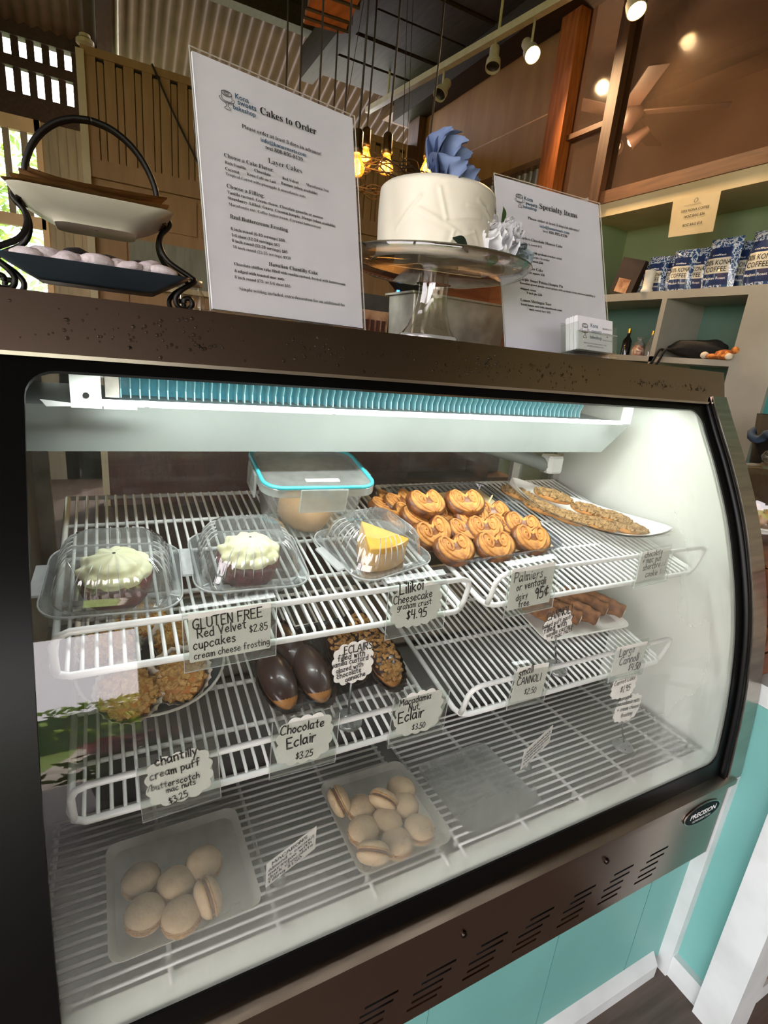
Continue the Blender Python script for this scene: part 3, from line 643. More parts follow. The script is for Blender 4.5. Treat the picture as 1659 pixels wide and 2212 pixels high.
struct(G().box((WX - .02, 2.30, 2.50), (WX + .05, 2.555, 2.525)), 'trim_25', 'rail_brown')
struct(G().box((WX - .02, 2.69, 2.10), (WX + .05, 4.2, 2.14)), 'trim_26', 'rail_brown')
pw = struct(G().box((WX + .02, 2.69, 2.46), (WX + .04, 4.2, 2.70)), 'wall_ply', 'ply')
G().box((WX + .016, 2.69, 2.704), (WX + .04, 4.2, 3.24)).obj('panel', 'ply', pw)
zc = struct(corr(V((WX + .03, 2.69, 2.14)), V((0, 1, 0)), V((0, 0, 1)), 28, .054, .012, V((1, 0, 0)), .30), 'wall_zinc', 'zinc', smooth=True)
wg = struct(G().box((WX + .01, .2, 2.195), (WX + .014, 2.235, 3.24)).box((WX + .01, 2.30, 2.195), (WX + .014, 2.555, 3.24)), 'window_2', 'smoke_glass')
# the room seen through the smoked panels: ply wall with zinc below, ceiling fan
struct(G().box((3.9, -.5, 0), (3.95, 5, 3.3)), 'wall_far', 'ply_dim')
struct(corr(V((3.88, -.3, 2.0)), V((0, 1, 0)), V((0, 0, 1)), 30, .15, .03, V((1, 0, 0)), .62), 'wall_far_zinc', 'zinc', smooth=True)
struct(G().box((3.86, -.5, 2.60), (3.9, 5, 2.66)), 'trim_27', 'rail_brown')
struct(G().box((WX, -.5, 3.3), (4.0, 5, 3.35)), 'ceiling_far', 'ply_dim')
mat('fan_dark', '#3a2c25', .5); glow('bulb_white', '#fff0d8', 30.)
fan = thing('ceiling_fan', 'dark ceiling fan with lamps seen through the smoked panel', 'ceiling fan', (3.0, 2.86, 3.3))
G().lathe([(.07, 3.3), (.06, 3.24), (.018, 3.22), (.018, 3.0), (.05, 2.99), (.11, 2.95), (.115, 2.88), (.07, 2.84), (.05, 2.80), (.001, 2.79)], 20, (3.0, 2.86, 0)).obj('motor', 'fan_dark', fan, True)
for k in range(5):
    G(M.Translation((3.0, 2.86, 2.90)) @ rz(72*k + 20) @ rx(9)).cbox((.11, -.055, -.004), (.58, .055, .004), .003).obj('blade', 'fan_dark', fan)
for k in range(3):
    c = M.Translation((3.0, 2.86, 2.80)) @ rz(120*k - 60) @ M.Translation((.12, 0, -.03)) @ ry(55)
    hd2 = G(c).lathe([(.02, .05), (.03, .0), (.05, -.07)], 14, cap=False).obj('lamp_shade', 'fan_dark', fan, True)
    G(c).lathe([(.001, -.02), (.032, -.03), (.036, -.05), (.02, -.075), (.001, -.08)], 14).obj('bulb', 'bulb_white' if k == 0 else 'siding', fan, True)
fl = bpy.data.lights.new('fan_light', 'POINT'); fl.energy = 90; fl.color = (1, .85, .65); fl.shadow_soft_size = .05; fo = bpy.data.objects.new('fan_light', fl); COL.objects.link(fo); fo.parent = fan; fo.matrix_local = WM[fan.name].inverted() @ M.Translation((2.85, 2.70, 2.66))
# ---- green niche with white cubbies
ni = struct(G().box((WX, 1.37, 1.665), (WX + .30, 2.30, 1.70)), 'shelf_unit', 'shelf_white')
G().box((WX, 1.20, 1.66), (WX + .30, 1.37, 1.70)).obj('top_board', 'shelf_white', ni)
G().box((WX, 1.20, .1), (WX + .03, 1.37, 1.66)).obj('end_panel', 'shelf_white', ni)
G().box((WX, 1.73, .1), (WX + .30, 1.755, 1.665)).obj('divider', 'shelf_white', ni)
G().box((WX, 1.37, 1.385), (WX + .30, 2.30, 1.41)).obj('shelf', 'shelf_white', ni)
G().box((WX, 1.37, 1.03), (WX + .30, 2.30, 1.055)).obj('shelf', 'shelf_white', ni)
G().box((WX + .285, 1.37, .1), (WX + .299, 2.30, 1.665)).obj('back_panel', 'niche_green', ni)
struct(G().box((WX + .02, .2, 0), (WX + .06, 1.20, 2.075)), 'wall_teal', 'teal_wall')
# ---- teal base under the case and the neighbouring counter
bs = struct(G().box((-.6, .432, .03), (1.075, .46, .36)).box((-.6, .46, 0), (1.075, .98, .36)), 'wall_base', 'teal_paint')
G().box((-.6, .415, 0), (1.04, .432, .035)).obj('baseboard', 'white_paint', bs); G().add([(-.6, .415, .035), (1.04, .415, .035), (1.04, .432, .06), (-.6, .432, .06)], [(0, 1, 2, 3)]).obj('baseboard_cap', 'white_paint', bs)
for x in (.12, .40, .68, .94): G().box((x, .4315, .06), (x + .001, .4322, .36)).obj('board_joint', 'teal_dark', bs)
ct = struct(G().box((1.088, .30, .03), (2.1, 1.05, .72)), 'wall_counter', 'teal_paint')
G().box((1.066, .405, 0), (1.088, .443, .56)).obj('corner_trim', 'white_paint', ct)
G().box((1.072, .335, 0), (1.088, .405, .06)).obj('bottom_trim', 'white_paint', ct)
G().box((1.058, .270, 0), (1.15, .335, .72)).obj('corner_post', 'white_paint', ct)
G().box((1.15, .284, 0), (2.1, .30, .05)).obj('front_skirting', 'white_paint', ct); G().box((1.15, .29, .05), (2.1, .30, .72)).obj('front_panel', 'wood_counter', ct)
G().box((1.090, .26, .72), (2.12, 1.06, .762)).obj('counter_top', 'white_paint', ct)
for gx in (-3.05, 3.42):
    struct(G().add([(gx, EY, 3.2), (gx, EY, roof_z(EY)), (gx, .3, roof_z(.3)), (gx, -4.2, 3.2), (gx + .05, EY, 3.2), (gx + .05, EY, roof_z(EY)), (gx + .05, .3, roof_z(.3)), (gx + .05, -4.2, 3.2)], [(0, 1, 2, 3), (7, 6, 5, 4), (0, 4, 5, 1), (1, 5, 6, 2), (2, 6, 7, 3), (3, 7, 4, 0)]), 'wall_gable_left' if gx < 0 else 'wall_gable_right', 'rafter')
mat('path_pale', '#c9bfae', .8, col2='#b9ae9c', scale=3); mat('flower_pink', '#d8657a', .6, col2='#e89a8a', scale=30); mat('pot_dark', '#4a3a30', .6)
struct(G().box((-40, -40, -.06), (40, -6, -.012)).box((-40, -6, -.06), (-6, EY + .1, -.012)), 'ground_lawn', 'lawn')
struct(G().box((-.9, -20, -.012), (1.2, -4.2, .004)), 'ground_path', 'path_pale')
for hx, lab in ((-9., 'first from the lanai side'), (-4.5, 'second from the lanai side'), (0., 'third from the lanai side'), (4.5, 'farthest from the lanai side')):
    h_ = thing('added_hedge', 'added unseen hedge beyond the doorway dimming the mirrored sky, %s of four' % lab, 'hedge', (hx, -13, -.012), None, 'added hedges outside the doorway'); foliage(700, (hx, -13, 1.0), (2.4, .6, 1.0), .16).obj('foliage', 'leaf', h_, kind='stuff'); G().box((hx - 2.2, -13.2, -.01), (hx + 2.2, -12.8, 1.6)).obj('core', 'leaf_dark', h_)  # unseen hedges added to tone down bright sky mirrored in the glass
fp = thing('potted_flowers', 'pot of pink flowers by the doorway, mirrored in the case glass', 'plant', (-.06, -2.7, 0))
G().lathe([(.12, 0), (.17, .30), (.18, .32), (.15, .31)], 20, (-.06, -2.7, 0)).obj('pot', 'pot_dark', fp, True)
foliage(160, (-.06, -2.7, .46), (.26, .26, .14), .09).obj('foliage', 'leaf', fp, kind='stuff'); foliage(140, (-.06, -2.7, .68), (.24, .24, .07), .06).obj('blossoms', 'flower_pink', fp, kind='stuff')
# ---- the rest of the room behind the photographer (open lanai on the left, doorway behind)
struct(G().box((-3.1, 1.0, 0), (-3.0, EY, 3.3)).box((-3.1, -4.2, 0), (-3.0, 1.0, .5)).box((-3.1, -4.2, 2.8), (-3.0, 1.0, 3.6)).box((-3.1, -1.6, .5), (-3.0, -1.4, 2.8)), 'wall_lanai', 'wall_plain')
struct(G().box((.1, -4.2, 0), (3.4, -4.1, 3.6)).box((-3, -4.2, 2.25), (.1, -4.1, 3.6)), 'wall_front', 'wall_plain')
struct(G().box((3.3, -4.2, 0), (3.4, .2, 3.6)).box((WX, .15, 0), (3.4, .25, 3.6)), 'wall_side', 'wall_plain')
sd = bpy.data.lights.new('sun', 'SUN'); sd.energy = 4; sd.angle = math.radians(1.); sd.color = (1, .95, .85)
so = bpy.data.objects.new('sun', sd); COL.objects.link(so); so.rotation_euler = (math.radians(-30), math.radians(25), 0)

# ================================================================ goods in the case
clear('clamshell', '#f6f8f8', .085, '#ffffff', 2.4, .05, 1.55)
clear('edge_highlight', '#f4f7f7', .5, '#ffffff', 2.2, .08, 1.5)  # clear plastic ribs and edges: highlights put into a milky white colour
clear('acrylic', '#fafcfa', .022, '#ffffff', 1.5, .03, 1.5)
clear('poly_body', '#f2f4f2', .22, '#eef1ee', 1.2, .2, 1.5)
clear('poly_lid', '#eef1ef', .38, '#e4e8e4', 1.2, .15, 1.5)
clear('tray_smoke', '#7d7f84', .16, '#54565c', 1.4, .08, 1.5)
clear('tray_light', '#c9ccd2', .16, '#a2a5ad', 1.5, .08, 1.5)
clear('hook_clear', '#fcfdfc', .004, '#ffffff', .5, .05, 1.45)
clear('tray_clear', '#dfe2e2', .32, '#c4c8c6', 1.6, .06, 1.5)
clear('tray_frost', '#eef0ea', .9, '#e9e8de', .7, .35, 1.45)
mat('paper_card', '#e9e6df', .8, col2='#dfdcd4', scale=30)
mat('paper_white', '#f1eef6', .75, col2='#eae7f0', scale=20)
mat('rim_teal', '#3aa9b4', .35, col2='#48b4be', scale=20)
mat('red_velvet', '#6d1420', .8, col2='#4d0c16', scale=90, bump=.5, bscale=160)
mat('cream_frosting', '#f2eec6', .45, col2='#e7e1b0', scale=40, sss=.15, bump=.08, bscale=90)
mat('lilikoi_curd', '#f2b91f', .25, col2='#eaa80f', scale=40, sss=.1, coat=.4)
mat('cheese_fill', '#e2b878', .6, col2='#d5a560', scale=50, bump=.15)
mat('graham', '#a9814f', .9, col2='#8a6338', scale=120, bump=.8, bscale=220)
mat('dough_tan', '#d3a877', .7, col2='#c3935e', scale=30, bump=.1)
mat('palmier_edge', '#8a5122', .4, col2='#4d2710', scale=60, bump=.4, bscale=120, coat=.1)
mat('palmier_gold', '#cf9347', .65, col2='#9c6026', scale=75, bump=.4, bscale=130)
mat('palmier_coil', '#cd8f44', .65, col2='#9a5d24', scale=70, bump=.5, bscale=150)
mat('parchment', '#d9c49b', .7, col2='#cbb488', scale=14)
mat('nut_crumb', '#a98a5c', .85, col2='#7d6038', scale=150, bump=.6, bscale=200)
mat('biscuit', '#c58f4c', .7, col2='#a87035', scale=50, bump=.3)
mat('ceramic_white', '#e9e8e0', .25, col2='#dfded6', scale=6)
mat('ceramic_slate', '#56636c', .35, col2='#4b5860', scale=10)
mat('crumble', '#c9a262', .85, col2='#a87c3c', scale=140, bump=.9, bscale=200)
mat('puff_shell', '#b87a34', .6, col2='#9a6027', scale=40, bump=.3)
mat('paper_cup', '#d8d3c4', .8, col2='#c9c4b3', scale=60)
mat('paper_cup_brown', '#3b231a', .7, col2='#2c1911', scale=60)
mat('choc_glaze', '#2f1a15', .28, col2='#3a221b', scale=25, coat=.3, bump=.05)
mat('eclair_shell', '#bf8646', .6, col2='#a56d31', scale=50, bump=.3)
mat('eclair_nut', '#b58a50', .85, col2='#8a602e', scale=120, bump=.5)
mat('macaron', '#bfa680', .75, col2='#b0966e', scale=90, bump=.25, bscale=220)
mat('macaron_foot', '#b58c56', .9, col2='#9a7341', scale=140, bump=.9, bscale=260)
mat('macaron_fill', '#6a4428', .6, col2='#8a6440', scale=40)
mat('cannoli_shell', '#936239', .8, col2='#5a3820', scale=60, bump=.6, bscale=120)
mat('cannoli_cream', '#eee6d2', .5, sss=.1)
mat('clip_grey', '#7b7f80', .35, .7)
mat('toothpick', '#e6cf94', .6)

def frame_at(p, yaw=0., tilt=True, extra=None):
    m = M.Translation(p) @ (TILTM if tilt else M.Identity(4)) @ rz(yaw)
    return m @ extra if extra else m
def rot_of(yaw=0., tilt=True, extra=None):
    m = (TILTM if tilt else M.Identity(4)) @ rz(yaw)
    return (m @ extra if extra else m).to_3x3()
def at_shelf(x, y, S): return V((x, y, shelf_z(S, y)))
def flute(pts, amp, n):
    c = V((sum(p[0] for p in pts)/len(pts), sum(p[1] for p in pts)/len(pts))); out = []
    for i, p in enumerate(pts):
        d = V(p[:2]) - c; out.append(tuple(c + d * (1 + (amp if i % n == 0 else -amp))))
    return out
def dense(pts, k):
    out = []
    for i, p in enumerate(pts):
        q = pts[(i+1) % len(pts)]; d = math.hypot(q[0]-p[0], q[1]-p[1]); n = max(1, round(d / k))
        out += [(p[0]+(q[0]-p[0])*j/n, p[1]+(q[1]-p[1])*j/n) for j in range(n)]
    return out
def z3(pts, z): return [(x, y, z) for x, y in pts]

# ---- hinged clear clamshells
def clamshell(x, y, yaw, label):
    p = at_shelf(x, y, SHT); t = thing('clamshell_container', label, 'container', p, rot_of(yaw), 'clear clamshells on the upper shelf'); m = WM[t.name]
    W = .148
    def r(w, rad, zz, dy=0): return z3(rrect(w, w*.96, rad, 5), zz)
    g = G(m).loft([r(.098, .02, .0008), r(.104, .022, .006), r(.124, .026, .024), r(W, .030, .025), r(W, .030, .028), r(.128, .028, .027)], cap=False)
    g.add([(a, b, .001) for a, b in rrect(.098, .094, .02, 5)], [tuple(range(24))]); g.obj('base', 'clamshell', t, True, auto=35)
    g = G(m).loft([r(W, .030, .0285), r(W - .004, .030, .031), r(.128, .030, .032), r(.122, .030, .040)], cap=False); g.obj('lid_flange', 'clamshell', t, True, auto=35)
    def rr(w, rad): return dense(rrect(w, w*.96, rad, 6), .004)
    ns = len(rr(.122, .03)); sect = []
    for w, z, a in ((.122, .040, .0), (.112, .056, .020), (.096, .068, .022), (.084, .0725, .0)):
        base = rr(.122, .03); sect.append(z3(flute([(q[0]*w/.122, q[1]*w/.122) for q in base], a, 3), z))
    g = G(m).loft(sect, cap=False); b = len(g.v); g.obj('lid_side', 'clamshell', t, True, auto=50)
    n = len(sect[-1]); G(m).add(sect[-1], [tuple(range(n))]).obj('lid_top', 'clamshell', t)
    # moulded ribs, their white highlight put into the milky colour, hinge strip at the back
    rb = None
    for k in range(0, ns, 3):
        if 6 < (k % (ns // 4)) < ns // 4 - 5:
            pts = [V(sect[j][k]) * 1.004 for j in range(4)]; G(m).tube(pts, .0008, 4).obj('rib', 'edge_highlight', t, True)
    G(m).tube(z3(rrect(W, W*.96, .03, 6), .0285), .0012, 5, closed=True).obj('rim', 'edge_highlight', t, True)
    G(m).cbox((-W/2 - .012, -.03, .026), (-W/2 + .002, .03, .0295), .001).obj('hinge_tab', 'edge_highlight', t)
    return t, m
c1, m1 = clamshell(-.004, .662, -4, 'clear clamshell with a red velvet cupcake beside the case left wall')
c2, m2 = clamshell(.158, .675, -3, 'clear clamshell with a red velvet cupcake, second from the left')
c3, m3 = clamshell(.348, .674, 14, 'clear clamshell holding a slice of yellow cheesecake')
def cupcake(m, label, yaw, dx=0., dy=-.004):
    mm = m @ M.Translation((dx, dy, .0016)) @ rz(yaw); t = thing('cupcake', label, 'cupcake', mm.to_translation(), mm.to_3x3(), 'red velvet cupcakes')
    G(mm).lathe([(.001, 0), (.032, .0), (.0345, .004), (.0405, .028), (.0415, .033), (.036, .037), (.001, .038)], 40, wob=lambda a, z: 1 + (.02*math.cos(a*20) if z < .03 else 0)).obj('cake', 'red_velvet', t, True)
    def fr(i, j):
        a = 2*math.pi*i; prof_r = [.030, .0385, .0395, .0345, .031, .026, .019, .012, .004][min(8, int(j*8.999))]
        tt = j*8; k = min(7, int(tt)); f = tt - k; R = [.030, .0385, .0395, .035, .031, .027, .020, .012, .002]; Z = [.034, .036, .043, .047, .0485, .054, .057, .060, .063]
        r = R[k]*(1-f)+R[k+1]*f; z = Z[k]*(1-f)+Z[k+1]*f
        lobe = math.cos(9*a - 7*j); r *= 1 + .075*lobe*(1-j*.4); z += .0022*lobe*(1 - j)
        return (r*math.cos(a), r*math.sin(a), z)
    G(mm).grid(fr, 90, 26, True).obj('frosting', 'cream_frosting', t, True)
    return t
cupcake(m1, 'red velvet cupcake with cream swirl in the leftmost clamshell', 20)
cupcake(m2, 'red velvet cupcake with cream swirl in the middle clamshell', 75)
cs = thing('cheesecake_slice', 'slice of cheesecake with yellow passion fruit topping in a clamshell', 'cake slice', m3 @ V((0, -.01, .0016)), m3.to_3x3())
mm = m3 @ M.Translation((.012, -.050, .0016)) @ rz(0)
def wedge(g, r, z0, z1, a0=62, a1=118, rin=0.):
    pts = [(0, 0)] + [(r*math.cos(math.radians(a0+(a1-a0)*k/10)), r*math.sin(math.radians(a0+(a1-a0)*k/10))) for k in range(11)]
    pts = [(x - .012, .088 - y) for x, y in pts][::-1]; n = len(pts)
    return g.add([(x, y, z0) for x, y in pts] + [(x*.98 - .0003, y*.98+.001, z1) for x, y in pts], [tuple(reversed(range(n))), tuple(range(n, 2*n))] + [(i, (i+1) % n, n+(i+1) % n, n+i) for i in range(n)])
wedge(G(mm @ M.Translation((0, .0, 0))), .083, 0, .013).obj('crust', 'graham', cs, bevel=.001); wedge(G(mm), .082, .013, .044).obj('filling', 'cheese_fill', cs, bevel=.001); wedge(G(mm), .083, .044, .054).obj('topping', 'lilikoi_curd', cs, bevel=.002)
wedge(G(mm), .085, 0, .038, 64, 116).obj('outer_crust', 'graham', cs) if False else None

# ---- food box with teal gasket
bxp = at_shelf(.284, .806, SHT); fb = thing('food_box', 'translucent food storage box with teal rimmed lid behind the clamshells', 'food container', bxp, rot_of(-2)); m = WM[fb.name]
def fr2(w, d, r, z): return z3(rrect(w, d, r, 6), z)
g = G(m).loft([fr2(.128, .098, .02, .0), fr2(.135, .104, .022, .004), fr2(.158, .126, .024, .085)], cap=False); g.add(fr2(.128, .098, .02, 0), [tuple(range(28))]); g.obj('body', 'poly_body', fb, True, auto=40)
g = G(m).loft([fr2(.166, .134, .026, .084), fr2(.182, .150, .030, .086), fr2(.182, .150, .030, .098), fr2(.176, .144, .028, .1005), fr2(.160, .128, .024, .097)], cap=False); g.add(fr2(.160, .128, .024, .097), [tuple(range(28))]); lid = g.obj('lid', 'poly_lid', fb, True, auto=40)
G(m).tube(fr2(.176, .144, .028, .1005), .0032, 8, closed=True).obj('gasket', 'rim_teal', fb, True)
for (x, y, w, d) in ((0, -.0775, .075, .004), (0, .0775, .075, .004), (-.0935, 0, .004, .055), (.0935, 0, .004, .055)):
    G(m).cbox((x - w/2, y - d/2, .062), (x + w/2, y + d/2, .1), .0015).obj('clip', 'poly_lid', fb)
G(m).box((-.02, -.045, .0972), (.035, -.035, .0978)).obj('label_strip', 'paper_card', lid)
dg = G(m @ M.Translation((0, 0, .003))).lathe([(.001, 0), (.038, 0), (.045, .012), (.044, .034), (.030, .046), (.001, .048)], 24, wob=lambda a, z: 1 + .06*math.sin(3*a)).obj('dough', 'dough_tan', None, True, label='round of tan dough inside the translucent food box', cat='dough')

# ---- palmiers
trp = at_shelf(.600, .768, SHT); tr = thing('serving_tray', 'shallow clear tray lined with parchment under the palmiers', 'tray', trp, rot_of(3)); m = WM[tr.name]
def tray(m, t, w, d, h, r, material, thick=.0016, lip=.008):
    g = G(m).loft([fr2(w - 2*lip, d - 2*lip, r, .0), fr2(w - lip, d - lip, r, .003), fr2(w, d, r + .004, h), fr2(w + lip, d + lip, r + .006, h + .001), fr2(w + lip, d + lip, r + .006, h - .001)], cap=False)
    n = len(rrect(1, 1, .1, 6)); g.add(fr2(w - 2*lip, d - 2*lip, r, .0), [tuple(range(n))]); return g.obj('tray_body', material, t, True, auto=40)
tray(m, tr, .262, .262, .013, .03, 'tray_light')
G(m).add([(-.118, -.112, .0022), (.116, -.116, .0022), (.12, .118, .0022), (-.116, .114, .0022), (-.118, -.112, .0026), (.116, -.116, .0026), (.12, .118, .0026), (-.116, .114, .0026)], [(3, 2, 1, 0), (4, 5, 6, 7), (0, 1, 5, 4), (1, 2, 6, 5), (2, 3, 7, 6), (3, 0, 4, 7)]).obj('parchment', 'parchment', tr)
def heart_r(a):      # outline with two round lobes, shallow cleft towards +y
    c, q = math.sin(a), math.cos(a); r = .96 + .14*abs(c) - .62*max(0, q)**7 + .04*max(0, -q)**3; return r*c*1.03, r*q*.92 - .02
HEART = [heart_r(2*math.pi*k/44) for k in range(44)]
def make_palmier():
    t = thing('palmier', 'p', 'pastry', (0, 0, 0), None, 'palmiers on the parchment tray'); s = .036
    rings = []
    for sc, z in ((.80, 0), (.97, .004), (1.0, .010), (.95, .0165), (.84, .0185)): rings.append([(x*s*sc, y*s*sc, z) for x, y in HEART][::-1])
    G().loft(rings).obj('crust', 'palmier_edge', t, True, auto=50)
    rings = [[(x*s*sc, y*s*sc - .0, z) for x, y in HEART][::-1] for sc, z in ((.90, .0176), (.80, .0192), (.5, .0188), (.2, .0184))]
    G().loft(rings).obj('face', 'palmier_gold', t, True)
    sc_ = [(.02, -.80), (.40, -.55), (.70, -.10), (.74, .30), (.52, .52), (.26, .36), (.20, -.02), (.36, -.22), (.52, -.02), (.46, .22), (.36, .16)]
    for sx in (-1, 1):
        pts = spline([(sx*x*s, y*s, .0190) for x, y in sc_], 4); G().tube(pts, [.0026 - .0010*k/len(pts) for k in range(len(pts))], 6).obj('coil', 'palmier_coil', t, True)
    return t
pal = make_palmier()
PAL = [  # pixel, height above shelf, yaw, pitch towards viewer, roll, label
 (974, 1190, .008, 8, 26, 0, 'palmier at the front left corner of the heap'), (1062, 1182, .008, -4, 30, 0, 'palmier in the middle of the front row'), (1140, 1167, .010, -14, 32, 4, 'palmier at the front right of the heap'),
 (926, 1153, .016, 20, 36, -10, 'large palmier leaning at the left behind the front corner one'), (914, 1092, .044, 6, 24, 4, 'palmier lying on top of the heap at the back left'), (999, 1090, .044, -4, 24, 0, 'palmier lying on top of the heap at the back right'),
 (857, 1125, .010, 40, 20, -6, 'dark-edged palmier at the left rim of the tray'), (822, 1096, .008, 50, 16, 0, 'palmier at the far left corner partly behind the food box'), (858, 1092, .012, 24, 18, 0, 'palmier behind the left rim one'),
 (962, 1118, .018, 0, 26, 0, 'palmier in the middle of the heap under the top ones'), (1012, 1122, .022, 12, 30, 0, 'palmier in the centre of the heap'), (1056, 1112, .018, -10, 26, 0, 'palmier at the right edge under the toothpick'),
 (994, 1148, .012, 16, 28, 0, 'palmier between the front left and the middle'), (1040, 1146, .014, -6, 30, 0, 'palmier behind the middle front one'), (1082, 1138, .012, 10, 26, 0, 'palmier left of the right rim one'),
 (1122, 1140, .014, -22, 26, 4, 'palmier behind the front right one'), (900, 1120, .022, 14, 22, 0, 'palmier between the left rim and the middle')]
for i, (u, v, h, yaw, pit, rol, lab) in enumerate(PAL):
    p = on_shelf(u, v, SHT, h); ro = (TILTM @ rz(yaw) @ rx(pit) @ ry(rol)).to_3x3()
    if i == 0: pal.matrix_world = M.Translation(p) @ ro.to_4x4(); WM[pal.name] = pal.matrix_world.copy(); pal['label'] = lab
    else: copy_tree(pal, p, ro, lab)
p = on_shelf(1050, 1096, SHT, .03); G().tube([p, p + V((.016, .006, .022))], [.0022, .0014], 6).obj('toothpick', 'toothpick', None, label='pale wooden pick sticking out of the palmiers', cat='toothpick')

# ---- white boat dish with nut-topped pastries
A0 = on_shelf(1082, 1052, SHT, .03); B0 = on_shelf(1400, 1146, SHT, .02)
dc = V((.868, .734, 0)); dc.z = shelf_z(SHT, dc.y) + .0005
dish = thing('boat_dish', 'long white boat-shaped dish under the nut pastries', 'dish', dc, rot_of(-47)); m = WM[dish.name]
def boat(i, j):
    x = (i - .5)*2; w = .066*(1 - abs(x)**2.6)**.75 + .0015; yy = (j - .5)*2; z = .002 + .030*abs(x)**2.4 + .020*abs(yy)**2*(1 - .3*abs(x)); return (x*.165, yy*w, z)
g = G(m).grid(boat, 36, 11); g2 = G(m).grid(lambda i, j: (lambda q: (q[0]*.985, q[1]*.95, q[2] + .0028))(boat(i, 1-j)), 36, 11)
g.add([], []); b = len(g.v); g.v += g2.v; g.f += [tuple(b + q for q in f) for f in g2.f]; g.obj('bowl', 'ceramic_white', dish, True)
G(m).box((-.05, -.018, -.0002), (.05, .018, .004)).obj('foot', 'ceramic_white', dish)
def make_nutbar():
    t = thing('nut_pastry', 'n', 'pastry', (0, 0, 0), None, 'nut-topped pastries on the boat dish')
    G().grid(lambda i, j: (.042*math.sin(math.pi*(j*.96+.02)-math.pi/2), .0155*math.cos(math.pi*(j*.96+.02)-math.pi/2)*math.cos(2*math.pi*i), .009 + .009*math.cos(math.pi*(j*.96+.02)-math.pi/2)*math.sin(2*math.pi*i)), 16, 12, True).obj('biscuit', 'biscuit', t, True)
    r = random.Random(8); g = G()
    for k in range(150):
        x = r.uniform(-.040, .040); y = r.gauss(0, .008); e = math.sqrt(max(0, 1-(x/.042)**2))
        if abs(y) > .014*e: continue
        z = .009 + .009*e*math.sqrt(max(0, 1-(y/(.0155*e+1e-6))**2)); s = r.uniform(.0022, .0044)
        mm = M.Translation((x, y, z + .0008)) @ rz(r.uniform(0, 180)) @ rx(r.uniform(-60, 60)); q = G(mm).box((-s, -s*.8, -s*.6), (s, s*.7, s*.6)); b = len(g.v); g.v += q.v; g.f += [tuple(b+i for i in f) for f in q.f]
    g.obj('chopped_nuts', 'nut_crumb', t, kind='stuff'); return t
nb = make_nutbar()
NB = [(1120, 1076, .014, -55, 0, 'nut pastry at the far tip of the boat dish'), (1170, 1106, .016, -52, 0, 'nut pastry second along the near edge of the dish'), (1225, 1126, .014, -48, 0, 'nut pastry in the middle of the near edge'),
      (1192, 1080, .030, -46, 0, 'nut pastry stacked on top at the back of the dish'), (1285, 1140, .014, -40, 0, 'nut pastry fourth along the near edge of the dish'), (1272, 1112, .024, -46, 0, 'nut pastry leaning behind the middle ones'), (1352, 1148, .018, -36, 0, 'nut pastry at the near tip of the boat dish'), (1318, 1126, .026, -42, 0, 'nut pastry lying on the near tip one')]
for i, (u, v, h, yaw, pit, lab) in enumerate(NB):
    p = on_shelf(u, v, SHT, h - .006); ro = (TILTM @ rz(yaw) @ rx(14)).to_3x3()
    if i == 0: nb.matrix_world = M.Translation(p) @ ro.to_4x4(); WM[nb.name] = nb.matrix_world.copy(); nb['label'] = lab
    else: copy_tree(nb, p, ro, lab)

# ---- slate plate of cream puffs
pp = at_shelf(.036, .703, SHL); pt = thing('slate_plate', 'round slate-blue plate with pale rim under the cream puffs', 'plate', pp, rot_of()); m = WM[pt.name]
G(m).lathe([(.001, .0), (.062, .0), (.070, .003), (.092, .020), (.0945, .0215)], 48, cap=False).obj('underside', 'ceramic_slate', pt, True)
G(m).lathe([(.001, .003), (.066, .003), (.088, .0205), (.0925, .0225)], 48, cap=False).obj('well', 'ceramic_slate', pt, True)
G(m).tube([(.0945*math.cos(a*math.pi/24), .0945*math.sin(a*math.pi/24), .0218) for a in range(48)], .0021, 6, closed=True).obj('rim', 'ceramic_white', pt, True)
def crumbs(g, n, R, top, seed, s0=.0018, s1=.0042):
    r = random.Random(seed)
    for k in range(n):
        a = r.uniform(0, 6.283); q = R*math.sqrt(r.random()); z = top(q); s = r.uniform(s0, s1); mm = M.Translation((q*math.cos(a), q*math.sin(a), z)) @ rz(r.uniform(0, 180)) @ rx(r.uniform(-70, 70))
        b = len(g.v); q2 = G(mm).box((-s, -s*.8, -s*.7), (s, s*.8, s*.7)); g.v += q2.v; g.f += [tuple(b+i for i in f) for f in q2.f]
    return g
def make_puff():
    t = thing('cream_puff', 'c', 'pastry', (0, 0, 0), None, 'cream puffs on the slate plate')
    G().lathe([(.001, .001), (.026, .0), (.036, .022), (.0405, .032)], 72, wob=lambda a, z: 1 + (.035*math.cos(24*a) if z > .003 else 0), cap=False).obj('paper_cup', 'paper_cup', t)
    top = lambda q: .018 + .022*math.sqrt(max(0, 1-(q/.034)**2))
    G().lathe([(.023, .004), (.032, .018), (.031, .026), (.024, .034), (.012, .0395), (.001, .0405)], 24).obj('shell', 'puff_shell', t, True)
    crumbs(G(), 190, .0325, top, 5).obj('crumble', 'crumble', t, kind='stuff'); return t
cp = make_puff()
CP = [(272, 1512, .024, 24, 8, 'crumble cream puff in a paper cup at the front of the slate plate'), (394, 1478, .022, 18, -10, 'crumble cream puff at the right of the slate plate'), (232, 1425, .018, 12, 6, 'crumble cream puff at the back left of the slate plate'), (388, 1404, .018, 10, 0, 'crumble cream puff at the back right under the price card'), (308, 1368, .018, 4, 0, 'crumble cream puff at the very back of the slate plate')]
